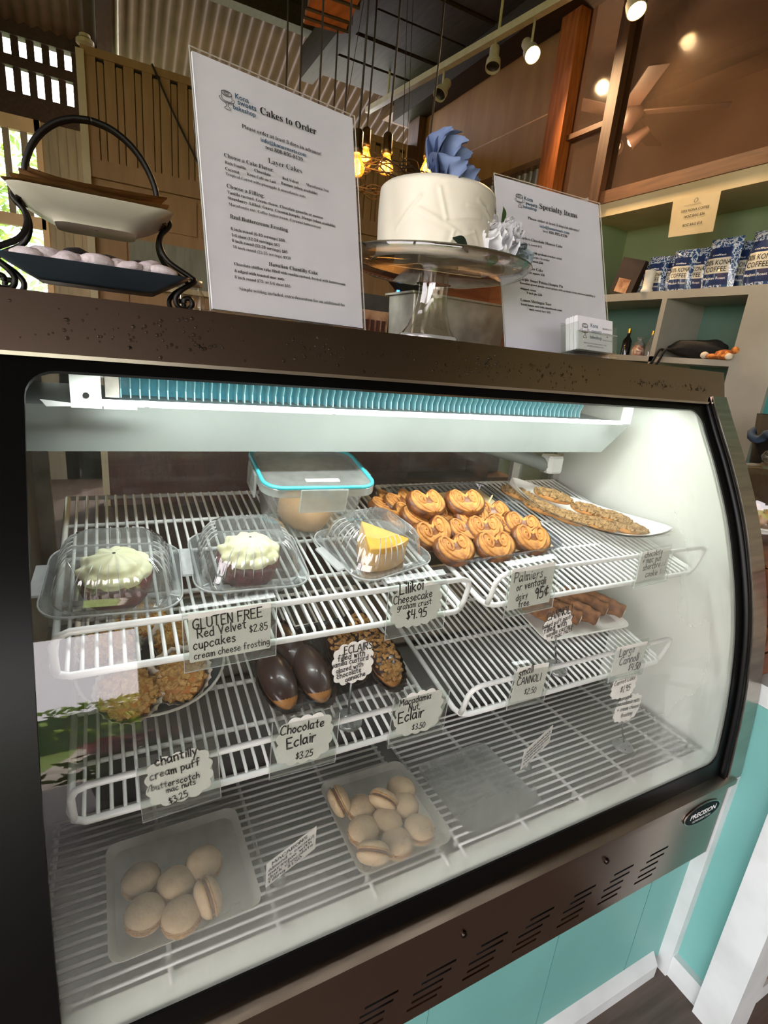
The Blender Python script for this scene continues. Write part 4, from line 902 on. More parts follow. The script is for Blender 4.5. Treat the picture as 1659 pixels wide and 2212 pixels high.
for i, (u, v, h, pit, rol, lab) in enumerate(CP):
    p = on_shelf(u, v, SHL, h); ro = (TILTM @ rz(i*37) @ M.Identity(4)).to_3x3(); ro = (TILTM @ rx(pit) @ ry(rol) @ rz(i*37)).to_3x3()
    if i == 0: cp.matrix_world = M.Translation(p) @ ro.to_4x4(); WM[cp.name] = cp.matrix_world.copy(); cp['label'] = lab
    else: copy_tree(cp, p, ro, lab)

# ---- eclairs
ep = at_shelf(.272, .662, SHL); et = thing('serving_tray', 'smoky clear tray holding the eclairs', 'tray', ep, rot_of(4)); tray(WM[et.name], et, .205, .145, .012, .03, 'tray_smoke')
def make_eclair(kind, group):
    t = thing('eclair', 'e', 'eclair', (0, 0, 0), None, group)
    def body(a, b, z0, z1, n=18):
        return lambda i, j: (a*math.sin(math.pi*(j*.98+.01))*math.cos(2*math.pi*i)*(1 if True else 1), -b*math.cos(math.pi*(j*.98+.01)), z0 + (z1-z0)*(.5+.5*math.sin(2*math.pi*i)*math.sin(math.pi*(j*.98+.01))))
    G().grid(body(.0235, .050, .002, .035), 20, 14, True).obj('shell', 'eclair_shell', t, True)
    if kind == 'choc': G().grid(lambda i, j: (lambda q: (q[0]*1.05, q[1]*1.0 + .003, max(q[2], .0165 + .002*math.sin(i*40)) + .0014))(body(.0235, .050, .002, .035)(i, j)), 28, 16, True).obj('chocolate_glaze', 'choc_glaze', t, True)
    else:
        G().grid(lambda i, j: (lambda q: (q[0]*1.03, q[1] + .002, max(q[2], .018) + .001))(body(.0235, .050, .002, .035)(i, j)), 24, 14, True).obj('chocolate_glaze', 'choc_glaze', t, True)
        r = random.Random(3); g = G()
        for k in range(200):
            y = r.uniform(-.046, .046); e = math.sqrt(max(0, 1-(y/.05)**2)); x = r.uniform(-.0215, .0215)*e; z = .019 + .018*e*math.sqrt(max(0, 1-(x/(.0235*e+1e-6))**2)) ; s = r.uniform(.0016, .003); b = len(g.v)
            q2 = G(M.Translation((x, y, z)) @ rz(r.uniform(0, 180)) @ rx(r.uniform(-60, 60))).box((-s, -s*.8, -s*.7), (s, s*.8, s*.7)); g.v += q2.v; g.f += [tuple(b+i for i in f) for f in q2.f]
        g.obj('chopped_nuts', 'eclair_nut', t, kind='stuff')
    rings = []
    for sc, z in ((.8, .0), (1.02, .012), (1.15, .022)): rings.append([(.0255*sc*math.cos(a)*(1+(.03 if k % 2 else -.03)*(z > 0)), .054*sc*math.sin(a)*(1+(.02 if k % 2 else -.02)*(z > 0)), z) for k, a in enumerate(2*math.pi*q/64 for q in range(64))])
    g = G().loft(rings, cap=False); g.add(rings[0], [tuple(range(64))]); g.obj('paper_cup', 'paper_cup_brown', t); return t
for kind, lst, grp in (('choc', [(597, 1476, .004, 6, 'chocolate eclair at the left front of the smoky tray'), (672, 1462, .004, 2, 'chocolate eclair beside the scalloped sign stand'), (622, 1410, .003, 6, 'chocolate eclair at the back left of the smoky tray')], 'chocolate glazed eclairs'),
                       ('nut', [(742, 1418, .004, 2, 'nut-topped eclair behind the scalloped sign'), (826, 1432, .004, -4, 'nut-topped eclair at the right end of the smoky tray'), (786, 1384, .004, 0, 'nut-topped eclair at the back right of the smoky tray')], 'nut-topped eclairs')):
    e0 = make_eclair(kind, grp)
    for i, (u, v, h, yaw, lab) in enumerate(lst):
        p = on_shelf(u, v, SHL, h + .012); p = p - TILTM.to_3x3() @ V((0, 0, .010)); ro = (TILTM @ rz(yaw) @ rx(6)).to_3x3()
        if i == 0: e0.matrix_world = M.Translation(p) @ ro.to_4x4(); WM[e0.name] = e0.matrix_world.copy(); e0['label'] = lab
        else: copy_tree(e0, p, ro, lab)

# ---- cannoli
cp0 = at_shelf(.800, .668, SHL); ctray = thing('serving_tray', 'white rectangular tray under the cannoli', 'tray', cp0, rot_of(-2)); tray(WM[ctray.name], ctray, .215, .135, .009, .012, 'ceramic_white')
def make_cannolo():
    t = thing('cannolo', 'c', 'pastry', (0, 0, 0), None, 'cannoli on the white tray'); mm = ry(90)
    G(mm @ M.Diagonal((.86, .86, 1, 1))).lathe([(.0135, -.047), (.0175, -.044), (.0165, -.034), (.0190, -.022), (.0170, -.012), (.0195, 0), (.0172, .011), (.0190, .022), (.0165, .033), (.0175, .044), (.0135, .047)], 28, wob=lambda a, z: 1 + .06*math.sin(a*2 + z*160) + .04*math.sin(a*7 + z*300), cap=False).obj('shell', 'cannoli_shell', t, True)
    for s in (-1, 1): G(mm @ M.Diagonal((.86, .86, 1, 1))).lathe([(.0145, s*.042), (.0125, s*.0455), (.007, s*.048), (.0005, s*.049)], 16).obj('cream', 'cannoli_cream', t, True)
    return t
cn = make_cannolo()
CN = [(.722, .664, -58, 'cannolo at the left end of the white tray'), (.764, .660, -56, 'cannolo behind the scalloped cannoli sign'), (.806, .652, -60, 'cannolo in the middle of the white tray'), (.846, .668, -54, 'cannolo second from the right on the white tray'), (.884, .656, -58, 'cannolo at the right end of the white tray')]
for i, (x, y, yaw, lab) in enumerate(CN):
    p = V((x, y, shelf_z(SHL, y) + .0225)); ro = (TILTM @ rz(yaw)).to_3x3()
    if i == 0: cn.matrix_world = M.Translation(p) @ ro.to_4x4(); WM[cn.name] = cn.matrix_world.copy(); cn['label'] = lab
    else: copy_tree(cn, p, ro, lab)

# ---- macarons on square trays on the deck
def sq_tray(x, y, w, d, label, material='tray_frost', yaw=0):
    t = thing('square_tray', label, 'tray', (x, y, DECKZ), rz(yaw), 'square trays on the deck'); m = WM[t.name]
    g = G(m).loft([fr2(w*.86, d*.86, .012, .0), fr2(w*.90, d*.90, .014, .002), fr2(w, d, .016, .011), fr2(w, d, .016, .0125), fr2(w*.90, d*.90, .014, .004)], cap=False)
    g.add(fr2(w*.86, d*.86, .012, 0), [tuple(range(28))]); g.add(fr2(w*.90, d*.90, .014, .004), [tuple(range(28))]); g.obj('tray_body', material, t, True, auto=40); return t
sq_tray(.052, .550, .172, .160, 'frosted square tray with six macarons at the left of the deck', yaw=1)
sq_tray(.341, .540, .150, .168, 'frosted square tray heaped with macarons in the middle of the deck', yaw=0)
sq_tray(.512, .530, .150, .150, 'empty clear square tray right of the macarons', 'tray_clear', yaw=3)
def make_macaron():
    t = thing('macaron', 'm', 'macaron', (0, 0, 0), None, 'm'); R = .0222
    sh = [(.001, .0145), (.010, .0140), (.016, .0122), (.0205, .0085), (.0220, .0055), (.0220, .0042)]
    for s in (-1, 1):
        G(M.Diagonal((1, 1, s, 1))).lathe(sh if s > 0 else sh, 28, cap=True).obj('shell', 'macaron', t, True, auto=60)
        G(M.Diagonal((1, 1, s, 1))).lathe([(.0215, .0044), (.0230, .0036), (.0226, .0022), (.019, .0016)], 40, wob=lambda a, z: 1 + .025*math.sin(a*17) + .02*math.sin(a*29), cap=True).obj('foot', 'macaron_foot', t, True)
    G().lathe([(.019, -.0022), (.0205, 0), (.019, .0022)], 28).obj('filling', 'macaron_fill', t, True); return t
mc = make_macaron()
MC1 = [(305, 1903, 0, 0, 'beige macaron lying flat at the back left of the left tray'), (380, 1912, 6, 0, 'beige macaron lying flat in the middle of the left tray'), (440, 1868, -10, 8, 'beige macaron leaning at the back right of the left tray'), (449, 1938, 84, 1, 'macaron standing on edge at the right of the left tray'),
       (313, 1975, 2, 0, 'beige macaron lying flat at the front left of the left tray'), (392, 1980, -3, 0, 'beige macaron lying flat at the front right of the left tray')]
MC2 = [(733, 1730, 66, 0, 'tilted macaron with open layers at the back left of the middle tray'), (781, 1748, 4, 0, 'flat macaron second in the back row of the middle tray'), (828, 1730, 62, 4, 'tilted macaron third in the back row of the middle tray'), (866, 1706, 6, 0, 'flat macaron at the back right corner of the middle tray'), (872, 1744, -4, 0, 'flat macaron half hidden at the right of the middle tray'),
       (836, 1776, 10, 0, 'flat macaron at the centre of the middle tray'), (786, 1795, -6, 0, 'flat macaron at the left edge of the middle tray'), (905, 1792, 4, 0, 'flat macaron at the right edge of the middle tray'), (857, 1822, 0, 0, 'flat macaron at the front right of the middle tray'), (806, 1842, 58, 6, 'tilted macaron at the front left of the middle tray')]
first = True
for lst, grp in ((MC1, 'macarons on the left tray'), (MC2, 'macarons on the middle tray')):
    for (u, v, tl, yw, lab) in lst:
        h = .0055 + .0145*abs(math.cos(math.radians(tl))) + .022*abs(math.sin(math.radians(tl))); p = on_z(u, v, DECKZ + h)
        ro = (rz(yw*10) @ ry(tl) @ rz(u)).to_3x3()
        if first: mc.matrix_world = M.Translation(p) @ ro.to_4x4(); WM[mc.name] = mc.matrix_world.copy(); mc['label'] = lab; mc['group'] = grp; first = False
        else: copy_tree(mc, p, ro, lab, grp)

# ---- price cards
def scallop(w, h, n=0):
    out = []; k = 9 if w > h*1.1 else 8
    per = [(w*(i+.5)/k - w/2, -h/2) for i in range(k)] + [(w/2, h*(i+.5)/6 - h/2) for i in range(6)] + [(w/2 - w*(i+.5)/k, h/2) for i in range(k)] + [(-w/2, h/2 - h*(i+.5)/6) for i in range(6)]
    N = len(per)*5
    for i in range(N):
        a = 2*math.pi*i/N; c, s = math.cos(a), math.sin(a); e = 3.2
        r = 1/((abs(c)/(w/2))**e + (abs(s)/(h/2))**e)**(1/e); r *= 1 - .10*(1-abs(math.sin(len(per)/2*.5*a*1.0)))
        out.append((r*c, r*s))
    return out
def quad_page(px, yp, lean=0.):
    """TL, TR, BR, BL pixels on the upright plane through y = yp (leaning back by lean degrees)"""
    n = V((0, -math.cos(math.radians(lean)), math.sin(math.radians(lean)))); zc = on_y(px[3][0], px[3][1], yp); P0 = V((0, yp, zc.z))
    q = [hit(a, b, P0, n) for a, b in px]; ex = ((q[1]-q[0]).normalized() + (q[2]-q[3]).normalized()).normalized(); ey = n.cross(ex).normalized()
    c = sum(q, V((0, 0, 0)))/4; w = ((q[1]-q[0]).length + (q[2]-q[3]).length)/2; h = (((q[0]-q[3]).dot(ey)) + ((q[1]-q[2]).dot(ey)))/2
    return c - ex*w/2 - ey*h/2, ex, ey, w, h
def card_thing(name, label, px, yp, lines, lean=0., shape='rect', holder=True, hook=True, capk=1.0, stand=None, group='price cards in the case'):
    o, ex, ey, w, h = quad_page(px, yp, lean); n = ex.cross(ey)
    base = o + ex*w/2 if stand is None else stand
    t = thing(name, label, 'price card', base, None, group)
    mm = M((( ex.x, ey.x, n.x, o.x), (ex.y, ey.y, n.y, o.y), (ex.z, ey.z, n.z, o.z), (0, 0, 0, 1)))
    if holder:
        hw, hh = .006, .010
        g = G(mm).box((-hw, -hh, -.0028), (w + hw, h + .004, -.0018)).box((-hw, -hh, .0012), (w + hw, h - .006, .0022)).box((-hw, -hh, -.0028), (w + hw, -hh + .0018, .0022)); g.obj('acrylic_holder', 'acrylic', t)
        for q in ((0, 0), (0, 1)): pass
        e = [(-hw, -hh, .0024), (w + hw, -hh, .0024), (w + hw, h, .0024)]; G(mm).tube([(-hw, h, .0022), (-hw, -hh, .0022), (w + hw, -hh, .0022), (w + hw, h - .006, .0022)], .0006, 4).obj('bright_edge', 'edge_highlight', t)
        if hook: G(mm).add([(-hw, h + .004, -.0028), (w + hw, h + .004, -.0028), (w + hw, h + .007, -.014), (-hw, h + .007, -.014), (w + hw, h - .004, -.0155), (-hw, h - .004, -.0155)], [(0, 1, 2, 3), (3, 2, 4, 5)]).obj('hook_lip', 'hook_clear', t)
    pts = rrect(w, h, .0015, 2, w/2, h/2) if shape == 'rect' else [(x + w/2, y + h/2) for x, y in scallop(w*1.0, h*1.0)]
    G(mm @ M.Translation((0, 0, -.0005))).prism(pts, .0008).obj('card', 'paper_card', t)
    pg = Page(o, ex, ey); lift = .0012
    for (tx, p0, p1) in lines:
        a = pg.uv(p0); b = pg.uv(p1); vs, fs, w0 = hand_ribbons(tx, .78); ln = math.hypot(b[0]-a[0], b[1]-a[1]); pg.put('ink_marker', vs, fs, a[0], a[1], ln/w0, ln/w0*1.02*capk, math.atan2(b[1]-a[1], b[0]-a[0]), lift)
    pg.done(t); return t
def under(pg_t): pass
RT = .529; RL = .499      # just in front of the upper and lower front rails
card_thing('price_card', 'white card reading gluten free red velvet cupcakes hung on the upper rail', [(404, 1324), (578, 1306), (591, 1394), (412, 1436)], RT, [('GLUTEN FREE', (417, 1360), (566, 1331)), ('Red Velvet', (426, 1378), (531, 1356)), ('$2.85', (538, 1366), (577, 1358)), ('cupcakes', (417, 1403), (508, 1384)), ('cream cheese frosting', (419, 1424), (581, 1390))], shape='rect')
card_thing('price_card', 'scalloped card reading lilikoi cheesecake hung on the upper rail', [(838, 1268), (950, 1252), (958, 1340), (848, 1364)], RT, [('Lilikoi', (862, 1284), (913, 1272)), ('Cheesecake', (849, 1306), (932, 1288)), ('graham crust', (857, 1318), (930, 1304)), ('$4.95', (876, 1338), (919, 1330))], shape='scallop')
card_thing('price_card', 'pale card reading palmiers or ventagli hung on the upper right rail', [(1094, 1231), (1187, 1217), (1199, 1296), (1107, 1318)], RT, [('Palmiers', (1109, 1259), (1170, 1246)), ('or ventagli', (1114, 1277), (1177, 1260)), ('dairy', (1113, 1298), (1138, 1290)), ('95~', (1153, 1294), (1182, 1286)), ('free', (1118, 1312), (1141, 1306))])
card_thing('price_card', 'faint card for shortbread cookies at the right end of the upper rail', [(1376, 1196), (1438, 1184), (1446, 1240), (1384, 1256)], RT, [('chocolate', (1391, 1205), (1429, 1196)), ('+ mac nut', (1386, 1218), (1426, 1210)), ('shortbread', (1387, 1232), (1435, 1221)), ('cookie $1.00', (1392, 1247), (1440, 1236))])
card_thing('price_card', 'scalloped card reading chocolate eclair hung on the lower rail', [(590, 1560), (716, 1532), (722, 1630), (600, 1662)], RL, [('Chocolate', (605, 1588), (698, 1568)), ('Eclair', (618, 1618), (681, 1599)), ('$3.25', (637, 1640), (674, 1631))], shape='scallop')
card_thing('price_card', 'scalloped card reading macadamia nut eclair hung on the lower rail', [(848, 1506), (950, 1482), (962, 1568), (856, 1596)], RL, [('Macadamia', (862, 1526), (930, 1507)), ('Nut', (881, 1537), (903, 1531)), ('Eclair', (858, 1563), (914, 1546)), ('$3.50', (888, 1577), (916, 1570))], shape='scallop')
card_thing('price_card', 'small square card reading small cannoli hung on the lower rail', [(1104, 1446), (1172, 1434), (1183, 1500), (1115, 1516)], RL, [('small', (1119, 1462), (1150, 1451)), ('CANNOLI', (1115, 1481), (1166, 1468)), ('$2.50', (1130, 1500), (1155, 1495))])
card_thing('price_card', 'square card reading large cannoli at the right of the lower rail', [(1322, 1402), (1385, 1388), (1396, 1442), (1331, 1458)], RL, [('Large', (1336, 1418), (1368, 1408)), ('Cannoli', (1336, 1437), (1376, 1426)), ('$4.50', (1354, 1449), (1379, 1444))])
card_thing('price_card', 'scalloped card reading chantilly cream puff at the left of the lower rail', [(306, 1646), (455, 1606), (466, 1706), (320, 1756)], RL, [('chantilly', (334, 1655), (425, 1628)), ('cream puff', (323, 1685), (431, 1651)), ('w/butterscotch', (306, 1714), (430, 1678)), ('mac nuts', (359, 1712), (422, 1692)), ('$3.25', (366, 1736), (406, 1718))], shape='scallop')
def sign_stand(label, px, base, lines, yaw_px=None, capk=1., shape='scallop', second=None, group='sign stands in the case', tilt=True, bent=0.):
    y = base.y; t = card_thing('sign_stand', label, px, y - .002, lines, shape=shape, holder=False, hook=False, capk=capk, stand=base, group=group)
    o, ex, ey, w, h = quad_page(px, y - .002); mid = o + ex*w/2 + ey*.012
    mm = M.Translation(base) @ (TILTM if tilt else M.Identity(4))
    G(mm).lathe([(.020, .0), (.0195, .003), (.014, .008), (.006, .0115), (.0005, .012)], 20).obj('clear_base', 'tray_clear', t, True)
    G().tube([base + V((0, 0, .010)), base.lerp(mid, .5) + V((0, .003, 0)), mid + V((0, .003, 0))], .0017, 6).obj('stem', 'clip_grey', t, True)
    G().box((mid.x - .004, y + .000, mid.z - .012), (mid.x + .004, y + .0035, mid.z + .012)).obj('clip', 'clip_grey', t); return t
sign_stand('scalloped eclairs sign clipped to a clear stand in front of the eclairs', [(714, 1398), (806, 1376), (808, 1462), (720, 1488)], on_shelf(752, 1556, SHL, .0), [('ECLAIRS', (742, 1413), (803, 1399)), ('filled with', (729, 1429), (787, 1415)), ('vanilla custard +', (716, 1443), (804, 1421)), ('glazed with', (725, 1455), (783, 1438)), ('chocolate', (727, 1467), (779, 1450)), ('ganache', (745, 1473), (788, 1458))])
sign_stand('scalloped cannoli sign clipped to a clear stand before the white tray', [(1170, 1340), (1232, 1312), (1240, 1364), (1178, 1390)], on_shelf(1200, 1444, SHL, .0), [('CANNOLI', (1180, 1342), (1234, 1321)), ('baked puff pastry', (1171, 1359), (1238, 1332)), ('filled with', (1174, 1369), (1222, 1349)), ('vanilla custard', (1179, 1377), (1236, 1353)), ('+ mac nuts', (1189, 1382), (1234, 1362))])
cst = sign_stand('tall stand with two scalloped carrot cake cards at the right of the deck', [(1326, 1506), (1380, 1496), (1383, 1552), (1330, 1562)], on_z(1345, 1612, DECKZ), [('pineapple', (1334, 1515), (1363, 1506)), ('macadamia nuts', (1331, 1526), (1379, 1514)), ('+ cream cheese', (1331, 1538), (1377, 1527)), ('frosting', (1339, 1550), (1363, 1543))], tilt=False)
o, ex, ey, w, h = quad_page([(1319, 1462), (1372, 1448), (1376, 1500), (1322, 1512)], on_z(1345, 1612, DECKZ).y - .004); nn = ex.cross(ey)
mmc = M(((ex.x, ey.x, nn.x, o.x), (ex.y, ey.y, nn.y, o.y), (ex.z, ey.z, nn.z, o.z), (0, 0, 0, 1)))
G(mmc).prism([(x + w/2, y + h/2) for x, y in scallop(w, h)], .0008).obj('card', 'paper_card', cst)
pg = Page(o, ex, ey)
for tx, a, b in (('Carrot Cake', (1325, 1482), (1370, 1466)), ('$1.95', (1337, 1496), (1358, 1490))): pg.hand(tx, a, b)
for g in pg.g.values(): g.v = [p + nn*.001 for p in g.v]
pg.done(cst)
def tent(label, px, lines, clip):
    base = on_z(px[3][0], px[3][1] - 4, DECKZ); a = on_z(px[2][0], px[2][1] + 46, DECKZ)
    d = V((1, .28, 0)).normalized(); n = V((d.y, -d.x, 0)).normalized()
    q = [hit(u, v, base, n) for u, v in px]; ex = d; ey = V((0, 0, 1)); w = abs((q[2]-q[3]).dot(d)); o = V(q[3]); o.z = DECKZ + .012; h = .040
    t = thing('tent_card', label, 'price card', base, None, 'small cards on the deck'); mm = M(((ex.x, 0, n.x, o.x), (ex.y, 0, n.y, o.y), (ex.z, 1, n.z, o.z), (0, 0, 0, 1)))
    sk = .010
    G(mm).prism([(0, 0), (w, sk), (w, h + sk), (0, h)], .0006).obj('card', 'paper_card', t)
    pg = Page(o + n*.0008, ex, ey)
    for k, (tx, x0, x1, yy) in enumerate(lines): pg.handat(tx, w*x0, h*yy + sk*x0, w*(x1-x0), h*.13, wgt=.85, ang=math.degrees(math.atan2(sk, w)))
    pg.done(t)
    G(M.Translation(o + d*w*.3 + V((0, .004, -.012)))).lathe([(.010, 0), (.010, .002), (.005, .008), (.0035, .016), (.0005, .017)], 14).obj('clear_foot', 'tray_clear', t, True)
tent('handwritten macarons card standing between the macaron trays', [(587, 1873), (690, 1797), (679, 1850), (573, 1936)], [('MACARONS', .1, .8, .80), ('almond + coconut', .04, .96, .62), ('meringue with', .04, .9, .45), ('dark chocolate', .04, .94, .28), ('filling $1.50', .04, .7, .11)], 0)
tent('small handwritten card standing right of the empty clear tray', [(1128, 1629), (1186, 1589), (1180, 1631), (1120, 1680)], [('uuuunu', .1, .9, .76), ('nununuun', .06, .94, .58), ('uunnuuu', .06, .9, .4), ('nunuu', .06, .7, .2)], 0)

# ================================================================ things on top of the case
mat('iron_black', '#17130f', .45, .6, bump=.2, bscale=60)
mat('stoneware', '#d8d2c4', .35, col2='#c9c2b2', scale=8)
mat('plate_navy', '#2d363f', .45, col2='#262e36', scale=12)
mat('kraft_napkin', '#bd966c', .85, col2='#a9835b', scale=60, bump=.1)
mat('cookie_pale', '#d9ccd0', .85, col2='#bfb0b2', scale=90, bump=.6, bscale=120)
mat('cookie_dark', '#1d1514', .8, col2='#0f0a09', scale=80, bump=.8, bscale=120)
mat('icing_white', '#e8e0d2', .5, col2='#e2d9ca', scale=20, sss=.08, bump=.25, bscale=14)
mat('petal_blue', '#7483ab', .7, col2='#5a6a94', scale=25)
mat('petal_pale', '#a9b3b4', .65, col2='#94a09c', scale=25)
mat('petal_white', '#eceaf0', .6, col2='#dfdde6', scale=25)
mat('petal_grey', '#a9b4bd', .6, col2='#8f9ba6', scale=25)
mat('leaf_green', '#3d5a2c', .5, col2='#2c4520', scale=30); mat('leaf_deep', '#1f2c20', .5)
clear('cake_glass', '#f3f1ea', .03, '#e8e4d8', 2.2, .02, 1.5)
mat('glass_edge', '#5f5848', .12, .3)
clear('sleeve', '#fbfbfb', .02, '#ffffff', .35, .08, 1.4)
def logo(pg, x, y, s, ink='ink_grey'):
    """line drawing of a cake on a stand, s wide, lower left at x, y"""
    def curve(pts, w=.03):
        sp = spline([(a, b, 0) for a, b in pts], 5); vs = []; fs = []
        for i, p in enumerate(sp):
            a = sp[max(0, i-1)]; b = sp[min(len(sp)-1, i+1)]; d = (b-a).normalized(); n = V((-d.y, d.x, 0))*w/2; vs += [((p+n).x, (p+n).y), ((p-n).x, (p-n).y)]
        pg.put(ink, vs, [(2*i, 2*i+1, 2*i+3, 2*i+2) for i in range(len(sp)-1)], x, y, s)
    el = lambda cx, cy, a, b, t0, t1: [(cx + a*math.cos(math.radians(t0+(t1-t0)*k/10)), cy + b*math.sin(math.radians(t0+(t1-t0)*k/10))) for k in range(11)]
    curve(el(.5, 1.10, .33, .15, 0, 360), .05); curve(el(.5, 1.10, .17, .07, 20, 330), .04); curve([(.17, 1.10), (.17, .78)], .04); curve([(.83, 1.10), (.83, .78)], .04)
    curve(el(.5, .78, .33, .15, 180, 360), .04); curve(el(.5, .76, .48, .2, 150, 390), .04); curve([(.40, .56), (.44, .38), (.30, .22), (.5, .17), (.70, .22), (.56, .38), (.60, .56)], .04)
ORD = ('first', 'second', 'third', 'fourth', 'fifth', 'sixth', 'seventh', 'eighth', 'ninth')
class Crop:                                  # pixels measured in an enlarged view of the photograph
    def __init__(s, x, y, k): s.x, s.y, s.k = x, y, k
    def __call__(s, a, b): return (s.x + a/s.k, s.y + b/s.k)
def sign_holder(label, O, ex, ey, W, H, group=None):
    ex = V(ex).normalized(); ey = (V(ey) - ex*V(ey).dot(ex)).normalized(); n = ex.cross(ey); O = V(O)
    t = thing('sign_holder', label, 'sign', O + ex*W/2, None, 'acrylic sign holders on the case')
    mm = M(((ex.x, ey.x, n.x, O.x), (ex.y, ey.y, n.y, O.y), (ex.z, ey.z, n.z, O.z), (0, 0, 0, 1)))
    G(mm).box((-.002, 0, -.0045), (W+.002, H+.002, -.0030)).box((-.002, 0, .0006), (W+.002, H+.002, .0016)).obj('acrylic_sleeve', 'sleeve', t)
    back = -.075; G(mm).add([(-.002, .001, -.0045), (W+.002, .001, -.0045), (W+.002, .020, back), (-.002, .020, back), (-.002, .003, -.0045), (W+.002, .003, -.0045), (W+.002, .022, back), (-.002, .022, back)], [(3, 2, 1, 0), (4, 5, 6, 7), (0, 1, 5, 4), (2, 3, 7, 6)]).obj('foot', 'acrylic', t)
    G(mm).tube([(-.002, 0, .0016), (-.002, H+.002, .0016), (W+.002, H+.002, .0016), (W+.002, 0, .0016)], .0009, 5).obj('sleeve_edge', 'edge_highlight', t)
    G(mm).box((.001, .003, -.003), (W-.001, H-.001, .0004)).obj('paper', 'paper_white', t)
    return t, Page(O + n*.0012, ex, ey)
sl_t, pg = sign_holder('tall white cakes to order menu in an acrylic holder', (.1095, .660, TOPZ + .001), (.983, .184, 0), (-.050, .222, .974), .2125, .2745)
k = Crop(400, 100, 3.5675)
for tx, a, b, of in (('Cakes to Order', (578, 525), (1010, 680), .004), ('Please order at least 3 days in advance!', (437, 640), (1045, 835), .0), ('info@konasweets.com', (580, 738), (932, 850), .004), ('text 808-895-8139', (618, 795), (905, 885), .0), ('Layer Cakes', (640, 905), (900, 978), -.008),
    ('Choose a Cake Flavor:', (300, 862), (678, 962), .0), ('Rich Vanilla', (305, 907), (465, 950), .004), ('Chocolate', (532, 972), (658, 1000), .004), ('Red Velvet', (748, 1030), (872, 1060), .004), ('Macadamia Nut', (930, 1080), (1105, 1122), -.006),
    ('Coconut', (308, 956), (417, 984), .004), ('Kona Cafe au Lait', (476, 1000), (697, 1055), .004), ('Banana (when available)', (738, 1070), (1018, 1142), .004), ('Tropical Carrot with pineapple & macadamia nuts', (312, 1005), (925, 1160), -.006),
    ('Choose a Filling:', (320, 1098), (608, 1162), .0), ('Vanilla custard  Cream cheese  Chocolate ganache or mousse', (325, 1148), (1060, 1322), .004), ('Strawberry  Lilikoi  Guava  Coconut haupia  Mango (when available)', (330, 1193), (1155, 1385), .004), ('Macadamia nut  Coffee buttercream  Caramel buttercream', (335, 1238), (1045, 1398), -.006),
    ('Real Buttercream Frosting', (345, 1332), (790, 1425), .0), ('6 inch round (6-10 servings) $60', (352, 1425), (765, 1502), .004), ('1/4 sheet (12-24 servings) $65', (357, 1470), (727, 1540), .004), ('8 inch round (12-20 servings) $85', (360, 1515), (787, 1592), .004), ('10 inch round (25-35 servings) $150', (367, 1562), (812, 1640), -.006),
    ('Hawaiian Chantilly Cake', (645, 1697), (1020, 1758), .004), ('Chocolate chiffon cake filled with vanilla custard, frosted with buttercream', (375, 1695), (1232, 1838), .004), ('& edged with toasted mac nuts', (380, 1748), (762, 1800), .004), ('8 inch round $75  or 1/4 sheet $65', (382, 1795), (808, 1855), .004), ('Simple writing included, extra decoration for an additional fee', (418, 1890), (1228, 1998), -.006)):
    pg.line(tx, k(*a), k(*b), 'ink_blue' if '@' in tx else 'ink_black', of)
for tx, a, b in (('Kona', (385, 405), (490, 438)), ('sweets', (403, 452), (548, 500)), ('bakeshop', (370, 487), (543, 545))): pg.line(tx, k(*a), k(*b), 'ink_blue', .012, True)
lx, ly = pg.uv(k(268, 490)); logo(pg, lx, ly, pg.uv(k(385, 500))[0] - lx)
pg.done(sl_t)
sr_t, pg = sign_holder('white specialty items menu in an acrylic holder beside the cake', (.637, .780, TOPZ + .001), (.999, -.040, 0), (.034, .345, .937), .2575, .3200)
k = Crop(1060, 370, 2.7696)
for tx, a, b, of in (('Specialty Items', (292, 225), (517, 280), .004), ('Please order at least 3 days in advance!', (222, 293), (530, 358), .0), ('info@konasweets.com', (292, 336), (470, 378), .004), ('text 808-895-8139', (312, 366), (457, 398), .0), ('Flourless Chocolate Mousse Cake', (160, 400), (428, 460), .0), ('8 inch round $55', (195, 435), (305, 462), -.006),
    ('Cheesecake with graham cracker crust', (165, 478), (425, 530), .004), ('or other flavors to order', (180, 508), (352, 540), .004), ('9 inch round $50', (200, 535), (312, 556), .004), ('Tres Leches Cake', (165, 577), (312, 603), .0), ('9 inch square $38', (205, 610), (322, 628), .004), ('Purple Sweet Potato Haupia Pie', (172, 655), (432, 695), .0),
    ('Hawaiian grown purple sweet potato with graham crust, coconut pudding &', (173, 678), (625, 750), .004), ('whipped cream', (175, 706), (270, 722), .004), ('9 inch pie $36', (215, 734), (307, 748), .004), ('Lemon Meringue Tart', (178, 778), (362, 805), .0), ('Local lemon curd with shortbread crust', (180, 802), (425, 838), .004), ('7 inch round tart $26', (218, 832), (357, 850), -.006)):
    pg.line(tx, k(*a), k(*b), 'ink_blue' if '@' in tx else 'ink_black', of)
for tx, a, b in (('Kona', (200, 170), (252, 186)), ('sweets', (208, 198), (278, 222)), ('bakeshop', (192, 215), (275, 243))): pg.line(tx, k(*a), k(*b), 'ink_blue', .012, True)
lx, ly = pg.uv(k(146, 222)); logo(pg, lx, ly, pg.uv(k(205, 232))[0] - lx)
pg.done(sr_t)
